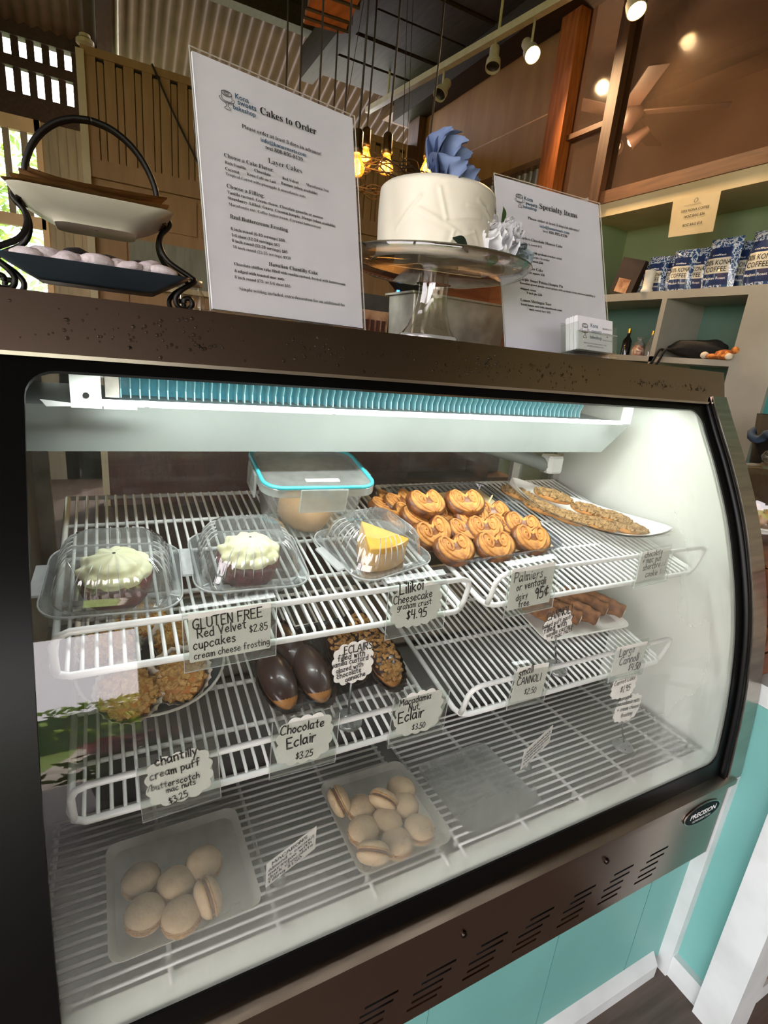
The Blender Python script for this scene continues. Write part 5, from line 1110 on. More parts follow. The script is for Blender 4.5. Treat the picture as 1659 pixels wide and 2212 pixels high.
# ---- business card holder
ch = thing('card_holder', 'clear holder with a stack of white business cards before the right menu', 'card holder', (.722, .655, TOPZ)); LB = rx(-14)
mm = M.Translation((.676, .650, TOPZ + .012)) @ rz(4) @ LB
G(mm).box((-.004, -.004, -.004), (.096, -.001, .026)).box((-.004, -.004, -.006), (.096, .030, -.003)).box((-.004, -.004, -.004), (-.002, .030, .040)).box((.094, -.004, -.004), (.096, .030, .040)).box((-.004, .028, -.004), (.096, .030, .045)).obj('acrylic_tray', 'acrylic', ch)
G(M.Translation((.676, .652, TOPZ)) @ rz(4)).box((-.006, -.018, .0), (.088, .030, .003)).box((-.004, -.016, .0035), (.088, .028, .0062)).obj('foot', 'acrylic', ch)
G(mm).tube([(-.004, -.004, .026), (.096, -.004, .026)], .0009, 5).tube([(-.004, -.0045, -.004), (-.004, -.0045, .026)], .0009, 5).obj('bright_edge', 'edge_highlight', ch)
bcs = None
for i in range(9):
    o_ = G(mm @ M.Translation((.001 + .0006*(i % 3), .0005 + i*.0028, -.002 + .0008*(i % 2)))).box((0, 0, 0), (.089, .0022, .053)).obj('business_card', 'paper_white', None, label='white business card with a cake logo, frontmost in the holder' if i == 0 else 'white business card, %s from the front of the holder' % ORD[i], cat='business card', group='business cards in the clear holder')
O_ = mm @ V((.001, 0, -.002)); pg = Page(O_, mm.to_3x3() @ V((1, 0, 0)), mm.to_3x3() @ V((0, 0, 1)))
pg.at('Kona', .031, .037, .019, 'ink_blue', 0, True); pg.at('sweets', .033, .028, .026, 'ink_blue', 0, True); pg.at('bakeshop', .029, .019, .030, 'ink_blue', 0, True); logo(pg, .006, .015, .021)
pg.at('808-895-8139', .061, .036, .024, 'ink_grey', 0, True); pg.at('Local Bakery', .064, .029, .020, 'ink_grey', 0, True); pg.at('Home Delivered', .061, .018, .025, 'ink_grey', 0, True); pg.handat('+', .071, .0225, .005, .006, 'ink_grey')
pg.at('baked goods and cakes made to order', .014, .010, .058, 'ink_grey', 0, True); pg.at('info@konasweets.com', .022, .0055, .042, 'ink_grey', 0, True)
fc = [o for o in bpy.data.objects if o.name == 'business_card'][0]
for ink, g in pg.g.items():
    g.obj('lettering', ink, fc)

# ---- iron tier stand with two plates
SY = .82
ts = thing('tier_stand', 'black wrought iron two-tier stand with arched handle', 'stand', (.0, SY, TOPZ))
def P2(u, v, y=SY): return on_y(u, v, y)
xc = -.003
AW = P2(343, 452).x - xc
right = [(xc + AW*math.sin(t), 1.449 + .084*math.cos(t)) for t in (0, .26, .52, .78, 1.04, 1.30, 1.57)] + [(P2(366, 480).x, 1.4375), (P2(347, 510).x, 1.422), (P2(345, 545).x, 1.406), (P2(362, 580).x, 1.389), (P2(405, 602).x, 1.374), (P2(412, 612).x, 1.368), (P2(385, 635).x, 1.356), (P2(372, 652).x, 1.345), (P2(378, 668).x, 1.3345), (P2(396, 672).x, 1.3325), (P2(406, 660).x, 1.339), (P2(402, 648).x, 1.346), (P2(390, 650).x, 1.345), (P2(390, 658).x, 1.340)]
for sgn in (-1, 1):
    for dy in ((-.012, .012)):
        pts = []
        for i, (x, z) in enumerate(right):
            xx = x if sgn > 0 else 2*xc - x; f = min(1, max(0, (i - 7)/6)); pts.append((xx, SY + dy*(.25 + f*3.2), z))
        G().tube(spline(pts, 5), .0034, 8).obj('iron_rod', 'iron_black', ts, True)
for z, w in ((1.438, .158), (1.372, .19)):
    G().tube([(xc + a, SY + b, z - .004) for a, b in rrect(w, .07, .02, 4)], .0028, 6, closed=True).obj('plate_ring', 'iron_black', ts, True)
up_ = thing('square_plate', 'cream stoneware plate on the upper tier of the iron stand', 'plate', (xc, SY, 1.413)); mm = WM[up_.name]
def plate_g(mm, rows, n=6): return G(mm).loft([z3(rrect(w, d, r, n), z) for w, d, r, z in rows], cap=False)
g = plate_g(mm, [(.004, .004, .001, .002), (.088, .088, .02, 0), (.092, .092, .02, .004), (.120, .120, .03, .010), (.166, .160, .02, .0245), (.168, .162, .02, .0262), (.160, .154, .02, .0258), (.110, .106, .03, .013), (.004, .004, .001, .012)]); g.obj('plate_body', 'stoneware', up_, True, auto=45)
for i in range(5):
    w = .156 - .004*i; mmn = M.Translation((xc - .004 + .003*(i % 3), SY, 1.4405 + i*.0022)) @ rz(-4 + 3*i)
    def nap(a, b): return ((a-.5)*w, (b-.5)*w, .0015*math.sin(a*5 + i) + .0012*math.sin(b*6 + i*2) + (.004*(abs(a-.5)*2)**3 if i > 2 else 0))
    g = G(mmn).grid(nap, 12, 12); g2 = G(mmn @ M.Translation((0, 0, .0012))).grid(nap, 12, 12); b = len(g.v); g.v += g2.v; g.f += [tuple(b+q for q in f) for f in g2.f]
    g.obj('napkin', 'kraft_napkin', None, True, label='brown paper napkin, %s of the stack on the iron stand' % ('lowest', 'second from the bottom', 'middle', 'second from the top', 'topmost')[i], cat='napkin', group='brown napkins on the upper plate')
lp_ = thing('rectangular_plate', 'dark slate-blue rectangular plate on the lower tier of the iron stand', 'plate', (xc, SY, 1.347)); mm = WM[lp_.name]
plate_g(mm, [(.004, .004, .001, .001), (.13, .085, .01, 0), (.14, .09, .01, .003), (.206, .126, .012, .0215), (.208, .128, .012, .0232), (.200, .120, .012, .0226), (.15, .08, .01, .010), (.004, .004, .001, .009)]).obj('plate_body', 'plate_navy', lp_, True, auto=45)
ck = None; CK = []
rk = random.Random(12)
for i in range(9): CK.append((xc - .072 + .018*i, SY - .026 + .008*(i % 2), 'cookie_pale'))
for i in range(4): CK.append((xc - .062 + .037*i, SY + .022 + .006*(i % 2), 'cookie_dark'))
protos = {}
for i, (x, y, mt) in enumerate(CK):
    if mt not in protos:
        o_ = G(M.Translation((x, y, 1.3668))).lathe([(.001, 0), (.016, 0), (.0205, .004), (.0195, .009), (.012, .0135), (.001, .015)] if mt == 'cookie_pale' else [(.001, 0), (.018, 0), (.024, .006), (.021, .014), (.012, .021), (.001, .023)], 22, wob=lambda a, z: 1 + .05*math.sin(5*a) + .03*math.sin(11*a)).obj('cookie', mt, None, True, label='pale sugar-dusted cookie on the navy plate, first from the left' if mt == 'cookie_pale' else 'dark chocolate cookie behind the pale ones, first from the left', cat='cookie', group='pale cookies on the navy plate' if mt == 'cookie_pale' else 'dark cookies on the navy plate'); protos[mt] = o_
    else:
        o_ = protos[mt].copy(); COL.objects.link(o_); o_.location = (x, y, 1.3668 + (.004 if i % 3 == 1 else 0)); o_.rotation_euler = (rk.uniform(-.5, .2), rk.uniform(-.2, .2), rk.uniform(0, 6)); o_['label'] = ('pale sugar-dusted cookie on the navy plate, %s from the left' % ORD[i]) if mt == 'cookie_pale' else 'dark chocolate cookie behind the pale ones, %s from the left' % ORD[i - 9]

# ---- glass cake stand, cake, flowers
CSX, CSY = .460, .760; KS = 1.0526
def ks(pr, kr=KS): return [(r*kr, 1.3 + (z - 1.3)*KS) for r, z in pr]
st = thing('cake_stand', 'clear glass pedestal cake stand with faceted stem', 'cake stand', (CSX, CSY, TOPZ))
hexw = lambda a, z: 1 + .05*math.cos(6*a)
G().lathe(ks([(.044, 1.3285), (.0445, 1.332), (.041, 1.336), (.034, 1.345), (.0265, 1.366), (.022, 1.392), (.0225, 1.406)]), 48, (CSX, CSY, 0), wob=hexw, cap=False).obj('stem', 'cake_glass', st, True)
G().lathe(ks([(.034, 1.3295), (.030, 1.340), (.020, 1.362), (.0155, 1.392), (.016, 1.405)]), 24, (CSX, CSY, 0), wob=hexw, cap=False).obj('stem_inside', 'cake_glass', st, True)
G().lathe(ks([(.0445, 1.3285), (.0455, 1.331), (.0435, 1.334)]), 48, (CSX, CSY, 0), wob=hexw, cap=False).obj('foot_ring', 'edge_highlight', st, True)
G().lathe(ks([(.024, 1.406), (.055, 1.408), (.095, 1.414), (.118, 1.423), (.128, 1.4355), (.1265, 1.437), (.112, 1.431), (.085, 1.4295), (.001, 1.4285)], 1.135), 64, (CSX, CSY, 0), cap=False).obj('dish', 'cake_glass', st, True)
G().tube([(CSX + .1447*math.cos(a*math.pi/32), CSY + .1447*math.sin(a*math.pi/32), 1.4437) for a in range(64)], .0011, 5, closed=True).obj('rim', 'glass_edge', st, True)
KX, KY = .4505, .760
bd_ = G().lathe([(.001, 0), (.092, 0), (.092, .003), (.001, .003)], 48, (KX, KY, 1.4364)).obj('cake_board', 'paper_card', None, label='thin pale board between the white cake and the glass stand', cat='cake board')
cake = thing('layer_cake', 'round white buttercream cake with swept frosting on the glass stand', 'cake', (KX, KY, 1.4397))
CB, CH = 1.4397, .101
STROKES = [(3.9, .055, 4.6, .03), (4.2, .08, 4.35, .045), (4.35, .045, 5.0, .055), (4.9, .075, 5.3, .06), (4.5, .022, 4.9, .035), (4.9, .035, 5.15, .01), (5.3, .03, 5.7, .06), (3.5, .03, 3.9, .07), (4.45, .012, 4.5, .03), (4.7, .065, 5.1, .07)]
def swipe(a, z):
    h = 0.
    for a0, z0, a1, z1 in STROKES:
        px, pz = (a - a0)*.0858, z - z0; dx, dz = (a1 - a0)*.0858, z1 - z0; l2 = dx*dx + dz*dz; t = max(0, min(1, (px*dx + pz*dz)/l2)); q = math.hypot(px - dx*t, pz - dz*t); h += .0011*math.exp(-(q/.0018)**2) - .0005*math.exp(-((q - .005)/.004)**2)
    return h
def icing(i, j):
    a = 2*math.pi*i; z = CH*j; s = noise.noise(V((math.cos(a)*2.2, math.sin(a)*2.2, z*22))); e = max(0, (j - .9)/.1)
    r = .0858 + .0010*s + swipe(a, z) - .007*e*e; return (KX + r*math.cos(a), KY + r*math.sin(a), CB + z - .002*e)
G().grid(icing, 260, 56, True).obj('side_icing', 'icing_white', cake, True)
G().grid(lambda i, j: (lambda r, a: (KX + r*math.cos(a), KY + r*math.sin(a), CB + CH - .002 + .003*math.sin(math.pi/2*min(1, j*5)) + .0010*noise.noise(V((r*40*math.cos(a), r*40*math.sin(a), 0)))*min(1, j*4)))((.0788*(1 - j) + .0001), 2*math.pi*i), 60, 16, True).obj('top_icing', 'icing_white', cake, True)
def petal_mesh(w, h, cup, curl, seed):
    r = random.Random(seed)
    def f(i, j):
        x = (i-.5)*2; prof_ = math.sin(math.pi*min(1, .12 + .80*j)**.8)**.8; ww = w*(.25 + .75*prof_)*(1 if j < .85 else 1 - (j-.85)*1.6)
        y = h*j*(1 - .10*x*x*j); z = cup*(x*x*.6 + .0) + cup*.9*math.sin(j*1.5)*.3 - curl*max(0, j-.6)**2*5 + .05*h*math.sin(x*4 + seed)*j*j + .045*h*math.sin(x*9 + seed*2.3)*j**5
        return (x*ww, y, z)
    return f
def rose(name, label, mm, R, layers, mats, group=None, leaf=None):
    """petals stand around the axis (local z), opening outwards layer by layer"""
    t = thing(name, label, 'flower', mm.to_translation(), mm.to_3x3(), group); n = 0
    for li, (cnt, rad, h, w, open_, cup, curl) in enumerate(layers):
        for q in range(cnt):
            a = 360*q/cnt + li*37; pm = mm @ rz(a) @ M.Translation((0, rad*R, .02*R*li*0)) @ rx(90 - open_)
            G(pm).grid(petal_mesh(w*R, h*R, -cup*R, -curl*R, n), 13, 13).obj('petal', mats[min(li, len(mats)-1)], t, True); n += 1
    G(mm).lathe([(.02*R, -.2*R), (.22*R, -.08*R), (.30*R, .1*R), (.18*R, .3*R), (.01*R, .34*R)], 12).obj('calyx', leaf or 'leaf_green', t, True)
    return t
LY = [(3, .05, .95, .34, 4, .16, .05), (4, .12, .95, .44, 12, .18, .12), (5, .18, .98, .52, 26, .18, .2), (6, .22, 1.0, .58, 44, .16, .28)]
LYB = [(4, .05, .84, .34, 8, .30, .10), (5, .11, .90, .46, 20, .34, .2), (6, .16, .98, .54, 34, .32, .3), (7, .20, 1.05, .60, 50, .28, .4), (7, .22, 1.05, .60, 68, .24, .4)]
# blue rose lying on the cake top, opening towards the viewer's right
bp0 = on_y(968, 372, KY - .02); bp0.z = 1.574
rose('rose', 'large blue artificial rose lying on top of the white cake', M.Translation(V((.462, .730, 1.556))) @ V((.62, -.42, .42)).to_track_quat('Z', 'Y').to_matrix().to_4x4() @ M.Translation((0, 0, -.028)), .057, LYB, ['petal_blue', 'petal_blue', 'petal_blue', 'petal_blue'], 'artificial flowers', 'petal_pale')
wp = [((1058, 540), .046, 30, 'large white artificial rose against the side of the cake'), ((1118, 566), .028, 60, 'grey-white artificial rose at the right rim of the glass stand'), ((1108, 505), .022, 30, 'small white artificial blossom above the white rose')]
for (px, R, an, lab), mt in zip(wp, (['petal_white'], ['petal_grey'], ['petal_white'])):
    c = on_y(*px, .705); rose('rose', lab, M.Translation(c + V((0, .01, .0))) @ rz(10) @ rx(an + 18) @ ry(-8), R, LY, mt, 'artificial flowers')
def leaf(label, p0, p1, w, mt):
    p0, p1 = V(p0), V(p1); d = p1 - p0; s = d.cross(V((0, -1, .3))).normalized()*w
    G().grid(lambda i, j: p0 + d*j + s*((i-.5)*2*math.sin(math.pi*min(.98, j*.94+.04))) + V((0, -.004*math.sin(math.pi*j), .004*math.sin(math.pi*j) - .003*abs(i-.5))), 5, 9).obj('leaf', mt, None, True, label=label, cat='leaf', group='artificial leaves by the cake')
leaf('dark green leaf left of the white rose', on_y(1012, 543, .668), on_y(978, 512, .663), .008, 'leaf_deep')
leaf('green leaf drooping under the white rose', on_y(1075, 552, .66), on_y(1052, 574, .655), .007, 'leaf_green')
leaf('thin green sprig rising above the white rose', on_y(1082, 492, .72), on_y(1088, 445, .72), .004, 'leaf_green')
leaf('pale curled sprig beside the white rose', on_y(1068, 490, .72), on_y(1074, 455, .72), .003, 'paper_card')
leaf('grey leaf at the right end of the flowers', on_y(1125, 572, .70), on_y(1150, 552, .70), .007, 'petal_grey')
# ---- steel pan behind the stand
pn = thing('steel_pan', 'rectangular stainless steel pan on the case top behind the cake stand', 'pan', (.596, .92, TOPZ)); mm = WM[pn.name] @ rz(0)
def pr(w, d, z): return z3(rrect(w, d, .004, 3), z)
g = G(mm).loft([pr(.205, .095, 0), pr(.213, .100, .080), pr(.226, .112, .081), pr(.226, .112, .0845), pr(.209, .096, .0835), pr(.202, .092, .004)], cap=False); g.add(pr(.202, .092, .004), [tuple(range(16))]); g.obj('pan_body', 'steel_pan', pn, True, auto=35)
# ================================================================ behind the case: back counter with till and pictures
mat('till_black', '#0d0d0f', .35); glow('till_led', '#4aa0ff', 4.); mat('picture_dark', '#3d3932', .6, col2='#4d483e', scale=20); mat('picture_tan', '#c69a74', .6, col2='#8a5a3c', scale=30); mat('hutch', '#8a4f28', .5, col2='#6e3a1b', scale=5, stretch=(1, 1, 10), bump=.05)
hu = thing('wooden_hutch', 'brown wooden hutch behind the case at the right of the till', 'hutch', (1.06, 1.62, 0))
G().box((.86, 1.60, 0), (1.36, 1.66, 1.60)).obj('back_board', 'hutch', hu); G().box((1.20, 1.50, 0), (1.23, 1.66, 1.60)).obj('side_board', 'hutch', hu); G().box((.84, 1.48, 1.575), (1.38, 1.66, 1.60)).obj('top_board', 'hutch', hu); G().box((.86, 1.50, 0), (1.36, 1.60, .9)).obj('base', 'hutch', hu)
nt_ = G().box((1.055, 1.592, 1.40), (1.125, 1.599, 1.49)).obj('note', 'picture_tan', None, label='small pinkish paper note pinned to the wooden hutch', cat='note')
sb = thing('back_counter', 'orange-brown wooden shelf board behind the case left of the till', 'counter', (.64, 1.5, 0))
G().box((.42, 1.38, 1.315), (.838, 1.62, 1.335)).obj('board', 'hutch', sb); G().box((.44, 1.42, 0), (.84, 1.60, 1.315)).obj('base', 'brown_dado', sb)
pf = thing('picture_box', 'dark box with tan printed panel on the back counter', 'box', (.66, 1.56, 1.335)); G().box((.50, 1.54, 1.335), (.84, 1.57, 1.47)).obj('panel', 'picture_dark', pf); G().box((.60, 1.536, 1.337), (.78, 1.541, 1.425)).obj('tan_print', 'picture_tan', pf)
for i in range(9): G().box((.61 + .0185*i, 1.534, 1.352), (.622 + .0185*i, 1.537, 1.398)).obj('print_bar', 'brown_dado', pf)
G().box((.54, 1.536, 1.385), (.578, 1.541, 1.43)).obj('tan_stamp', 'picture_tan', pf)
tl_ = thing('till_screen', 'black tilted till screen with a small blue light', 'screen', (.80, 1.40, 1.335)); mm = M.Translation(on_y(878, 612, 1.40)) @ ry(38) @ rx(-10)
G(mm).cbox((-.075, -.012, -.035), (.075, .012, .035), .004).obj('screen_body', 'till_black', tl_); G().tube([(.80, 1.42, 1.335), (.80, 1.42, 1.40), mm.to_translation()], .014, 8).obj('stand', 'till_black', tl_, True); G().lathe([(.05, 0), (.05, .006), (.02, .01)], 20, (.80, 1.42, 1.335)).obj('foot', 'till_black', tl_, True)
q = on_y(860, 630, 1.385); G(M.Translation(q)).box((-.004, -.002, -.004), (.004, .002, .004)).obj('status_light', 'till_led', tl_)
jr = thing('glass_jar', 'small clear jar beside the tall menu', 'jar', (.118, .88, TOPZ)); G().lathe([(.001, 0), (.016, 0), (.017, .004), (.017, .03), (.013, .036), (.013, .042)], 20, (.118, .88, TOPZ), cap=False).obj('glass', 'cake_glass', jr, True); G().lathe([(.0145, .042), (.0145, .05), (.001, .051)], 16, (.118, .88, TOPZ)).obj('lid', 'steel_pan', jr, True)
# ================================================================ pendant bulbs, beam, wreath, track lights
mat('brass_dark', '#6e5a38', .35, .9, col2='#4d3d24', scale=30); mat('cord', '#1c1612', .7); mat('twig', '#3a281b', .8, col2='#281a10', scale=40); mat('beam_wood', '#8f5a32', .7, col2='#6f4223', scale=5, stretch=(6, 1, 6), bump=.15)
clear('bulb_amber', '#ffe2a8', .05, '#ffc060', 1.2, .03, 1.45); glow('filament', '#ffb648', 16.)
def pendant(px_top, px_bot, y, label, zc=None, lit=True):
    a = on_y(*px_top, y); b = on_y(*px_bot, y); H = (a - b).length; s = H/.155; x = b.x; zb = b.z
    t = thing('pendant_lamp', label, 'pendant lamp', (x, y, 3.2), None, 'hanging filament bulbs')
    G().lathe([(.012*s, zb + .150*s), (.019*s, zb + .142*s), (.020*s, zb + .095*s), (.022*s, zb + .09*s), (.0215*s, zb + .075*s), (.014*s, zb + .072*s)], 16, (x, y, 0)).obj('socket', 'brass_dark', t, True)
    G().lathe([(.014*s, zb + .074*s), (.017*s, zb + .062*s), (.031*s, zb + .028*s), (.031*s, zb + .018*s), (.022*s, zb + .004*s), (.001, zb)], 20, (x, y, 0), cap=False).obj('bulb', 'bulb_amber', t, True)
    for q in range(5):
        an = q*1.257; G().tube([(x + .007*s*math.cos(an), y + .007*s*math.sin(an), zb + .02*s), (x + .009*s*math.cos(an), y + .009*s*math.sin(an), zb + .056*s)], .0011*s, 5).obj('filament', 'filament', t)
    top = min(3.9, roof_z(y) - .03 if x < 1.36 else 3.2)
    G().tube(spline([(x, y, zb + .15*s), (x + .004, y, zb + .4), (x - .003, y, (zb + top)/2), (x, y, top)], 5), .0035, 6).obj('cord', 'cord', t, True)
    if lit:
        l_ = bpy.data.lights.new('bulb_light', 'POINT'); l_.energy = 4; l_.color = (1, .62, .25); l_.shadow_soft_size = .02; o_ = bpy.data.objects.new('bulb_light', l_); COL.objects.link(o_); o_.parent = t; o_.matrix_local = WM[t.name].inverted() @ M.Translation((x, y, zb + .04*s))
    return t
pendant((838, 283), (832, 378), 1.90, 'glowing filament bulb hanging left above the cake')
pendant((772, 275), (768, 382), 1.80, 'glowing filament bulb at the edge of the tall menu')
pendant((790, 272), (787, 362), 2.15, 'glowing filament bulb behind the one at the menu edge')
pendant((924, 300), (920, 382), 1.95, 'glowing filament bulb peeking past the blue rose')
for i, (px, y) in enumerate((((640, 330), 2.2), ((680, 340), 2.0), ((712, 335), 2.3), ((735, 345), 1.9), ((612, 320), 2.4))):
    pendant(px, (px[0] - 3, px[1] + 85), y, 'hanging bulb behind the tall menu, its dark cord %s above it' % ('third from the left', 'fourth from the left', 'fifth from the left', 'rightmost', 'leftmost')[i], lit=False)
wr = G(); rt = random.Random(5); wc = on_y(838, 380, 1.92)
for q in range(46):
    a0 = rt.uniform(0, 6.28); ln = rt.uniform(.8, 2.0); R_ = .17 + rt.gauss(0, .018); z_ = wc.z + rt.gauss(0, .010)
    wr.tube(spline([(wc.x + (R_ + rt.gauss(0, .010))*math.cos(a0 + ln*e/5), 1.98 + (R_ + rt.gauss(0, .010))*math.sin(a0 + ln*e/5), z_ + rt.gauss(0, .012)) for e in range(6)], 3), .0022, 4)
wt = thing('twig_wreath', 'dark twig wreath hung level around the filament bulbs', 'wreath', (wc.x, 1.98, wc.z)); wr.obj('twigs', 'twig', wt, kind='stuff')
for q in range(3): G().tube([(wc.x + .17*math.cos(q*2.1 + .5), 1.98 + .17*math.sin(q*2.1 + .5), wc.z), (wc.x + .02*math.cos(q*2.1), 1.98, 3.2)], .0012, 4).obj('hanging_wire', 'cord', wt)
bm_ = thing('hanging_beam', 'rough timber beam wrapped with black cord hung under the roof', 'beam', (.84, 1.9, 2.48)); mm = M.Translation((.80, 2.35, 2.47)) @ rz(-12) @ rx(8)
G(mm).cbox((-.075, -1.3, 0), (.085, 0, .13), .008).obj('timber', 'beam_wood', bm_)
for y_ in (-.08, -.16, -.30, -.42): G(mm).tube([(-.08, y_, -.005), (.09, y_ + .03, -.005), (.09, y_ + .04, .135), (-.08, y_ + .02, .135)], .006, 6, closed=True).obj('cord_wrap', 'cord', bm_, True)
G(mm).tube([(0, -.2, .13), (0, -.2, 1.2)], .01, 6).obj('hanger', 'cord', bm_); G(mm).tube([(0, -1.1, .13), (0, -1.1, 1.4)], .01, 6).obj('hanger', 'cord', bm_)
mat('track_white', '#cfc4b2', .5, col2='#c2b6a2', scale=20); glow('lamp_face', '#ffd08a', 26.); mat('reflector_dark', '#1a1613', .4)
tk = thing('lighting_track', 'pale lighting track under the loft along the ply wall', 'track', (2.02, 3.0, 3.05))
ta, tb = V((1.85, 4.30, 3.05)), V((2.20, 1.60, 3.05)); d_ = (tb - ta).normalized(); s_ = d_.cross(V((0, 0, 1))).normalized()
G().loft([[p + s_*.02 + V((0, 0, .018)), p - s_*.02 + V((0, 0, .018)), p - s_*.02 - V((0, 0, .018)), p + s_*.02 - V((0, 0, .018))] for p in (ta, tb)]).obj('rail', 'track_white', tk)
for q in (.1, .5, .9): G().tube([ta.lerp(tb, q), ta.lerp(tb, q) + V((0, 0, .19))], .008, 6).obj('drop_rod', 'track_white', tk)
def spot(px, aim, lit, label):
    n = V((d_.y, -d_.x, 0)).normalized(); c = hit(px[0], px[1], ta, n); top = V((c.x, c.y, 3.03)); ax = (V(aim) - c).normalized()
    c.z = min(c.z, 2.98); t = thing('track_spotlight', label, 'spotlight', top, None, 'spotlights on the lighting track'); q = ax.to_track_quat('Z', 'Y').to_matrix().to_4x4(); mm = M.Translation(c) @ q
    G(mm).lathe([(.001, -.085), (.026, -.085), (.028, -.08), (.028, .0), (.040, .0), (.042, .045), (.039, .045), (.036, .02)], 20, cap=False).obj('can', 'track_white', t, True, auto=40)
    G(mm).lathe([(.001, .026), (.037, .028), (.038, .036)], 20, cap=False).obj('lens', 'lamp_face' if lit else 'reflector_dark', t, True)
    G().tube([top, c + V((0, 0, .03)), mm @ V((0, 0, -.04))], .007, 6).obj('stem', 'track_white', t, True)
    if lit:
        l_ = bpy.data.lights.new('spot_light', 'SPOT'); l_.energy = 90; l_.color = (1, .68, .36); l_.spot_size = math.radians(110); l_.spot_blend = .8; l_.shadow_soft_size = .03; o_ = bpy.data.objects.new('spot_light', l_); COL.objects.link(o_); o_.parent = t
        o_.matrix_local = WM[t.name].inverted() @ (mm @ M.Translation((0, 0, .05)) @ M.Rotation(math.pi, 4, 'X'))
spot((955, 196), (1.2, 3.0, 1.9), False, 'unlit spotlight turned left, farthest along the track')
spot((1066, 132), (1.6, 2.3, 1.2), False, 'unlit pale spotlight, second on the track')
spot((1146, 110), (1.75, 1.0, 1.2), True, 'glowing spotlight in front of the ply wall')
spot((1372, 6), (2.0, 1.2, 1.2), True, 'glowing spotlight nearest the top edge at the right')

G().tube(spline([on_y(328, 138, BY - .02), on_y(375, 245, BY - .025), on_y(428, 352, BY - .02)], 6), .006, 6).obj('dangling_wire', 'cord', None, True, label='thin dark wire slanting across the tan boards', cat='wire')

# ================================================================ shelf goods at the right
def bag_mat():
    m, nt, out = newmat('bag_floral'); b = nt.nodes.new('ShaderNodeBsdfPrincipled'); b.inputs['Roughness'].default_value = .25; b.inputs['Coat Weight'].default_value = .6
    v = nt.nodes.new('ShaderNodeTexVoronoi'); v.inputs['Scale'].default_value = 55; v.feature = 'DISTANCE_TO_EDGE'; w = nt.nodes.new('ShaderNodeTexNoise'); w.inputs['Scale'].default_value = 30
    vec = coords(nt); mx = nt.nodes.new('ShaderNodeMixRGB'); mx.inputs[0].default_value = .06; L(nt, vec, w.inputs['Vector']); L(nt, vec, mx.inputs[1]); L(nt, w.outputs['Color'], mx.inputs[2]); L(nt, mx.outputs[0], v.inputs['Vector'])
    r = nt.nodes.new('ShaderNodeValToRGB'); r.color_ramp.elements[0].position = .05; r.color_ramp.elements[1].position = .12; r.color_ramp.elements[0].color = lin('#cfd8e6'); r.color_ramp.elements[1].color = lin('#33507f')
    L(nt, v.outputs['Distance'], r.inputs[0]); L(nt, r.outputs[0], b.inputs['Base Color']); L(nt, b.outputs[0], out.inputs[0])
bag_mat(); mat('bag_navy', '#1d3160', .3, coat=.5); mat('bag_cream', '#e6dfcd', .4, coat=.4); mat('bag_brown', '#2c1d14', .6, col2='#22160f', scale=20); mat('jar_white', '#e2ddd0', .4)
mat('cloth_black', '#141210', .85, col2='#0c0a09', scale=60, bump=.5); mat('plush_orange', '#c9803a', .9, col2='#8a4a1a', scale=45, lo=.46, hi=.52); mat('plush_white', '#d9cdb8', .9); mat('bottle_dark', '#16181a', .15, coat=.5); mat('gold_cap', '#c79a3c', .3, .9); mat('candy_red', '#b85a44', .5, col2='#e0c9b0', scale=60, lo=.45, hi=.55)
clear('cellophane', '#f4f4f4', .18, '#e8e4de', 2.5, .06)
FACE = M(((0, 0, -1, 0), (-1, 0, 0, 0), (0, 1, 0, 0), (0, 0, 0, 1)))       # local x -> -y (right in view), local y -> up, local z -> towards the room (-x)
def pouch(mm, w, h, d, t, mt):
    def f(i, j):
        x = (i-.5)*2; b = math.sqrt(max(0, 1-abs(x)**3)); s = math.sin(math.pi*min(1, .12+j*.88))**.5; return (x*w/2*(1 - .05*j), j*h, d*b*s*(1 + .08*math.sin(7*x + 5*j)) )
    g = G(mm).grid(f, 13, 13); g2 = G(mm).grid(lambda i, j: (lambda q: (q[0], q[1], -q[2]))(f(1-i, j)), 13, 13); b = len(g.v); g.v += g2.v; g.f += [tuple(b+q for q in ff) for ff in g2.f]
    return g.obj('pouch', mt, t, True), f
def coffee_bag(px, w, h, yaw, x, label):
    p = on_x(px[0], px[1], x); p.z = 1.70; t = thing('coffee_bag', label, 'coffee bag', p, None, 'blue coffee bags on the white shelf'); mm = M.Translation(p) @ rz(yaw) @ FACE; d = .030
    b_, f = pouch(mm, w, h, d, t, 'bag_floral')
    def band(j0, j1, nm, mt, k=.94): return G(mm).grid(lambda i, j: (lambda q: (q[0]*k, q[1], q[2] + .0012))(f(.06 + i*.88, j0 + (j1-j0)*j)), 13, 6).obj(nm, mt, t, True)
    band(.60, .80, 'top_label', 'bag_navy'); band(.30, .60, 'middle_label', 'bag_cream'); band(.08, .30, 'bottom_label', 'bag_navy')
    def put(tx, x0, y0, wd, ink, hh):
        vs, fs, w0 = text_mesh(tx, .01); sc = wd/w0; g = G(mm)
        g.add([(lambda X, Y: (X, Y, f(X/w + .5, Y/h)[2] + .0024))(x0 + a*sc, y0 + b*hh) for a, b in vs], fs); g.obj('lettering', ink, t)
    put('100% KONA', -w*.40, h*.465, w*.80, 'ink_black', h*.135); put('COFFEE', -w*.32, h*.335, w*.62, 'ink_black', h*.135); put('Medium Roast', -w*.34, h*.185, w*.66, 'ink_white', h*.07); put('coffee', -w*.2, h*.64, w*.4, 'ink_white', h*.05)
    return t
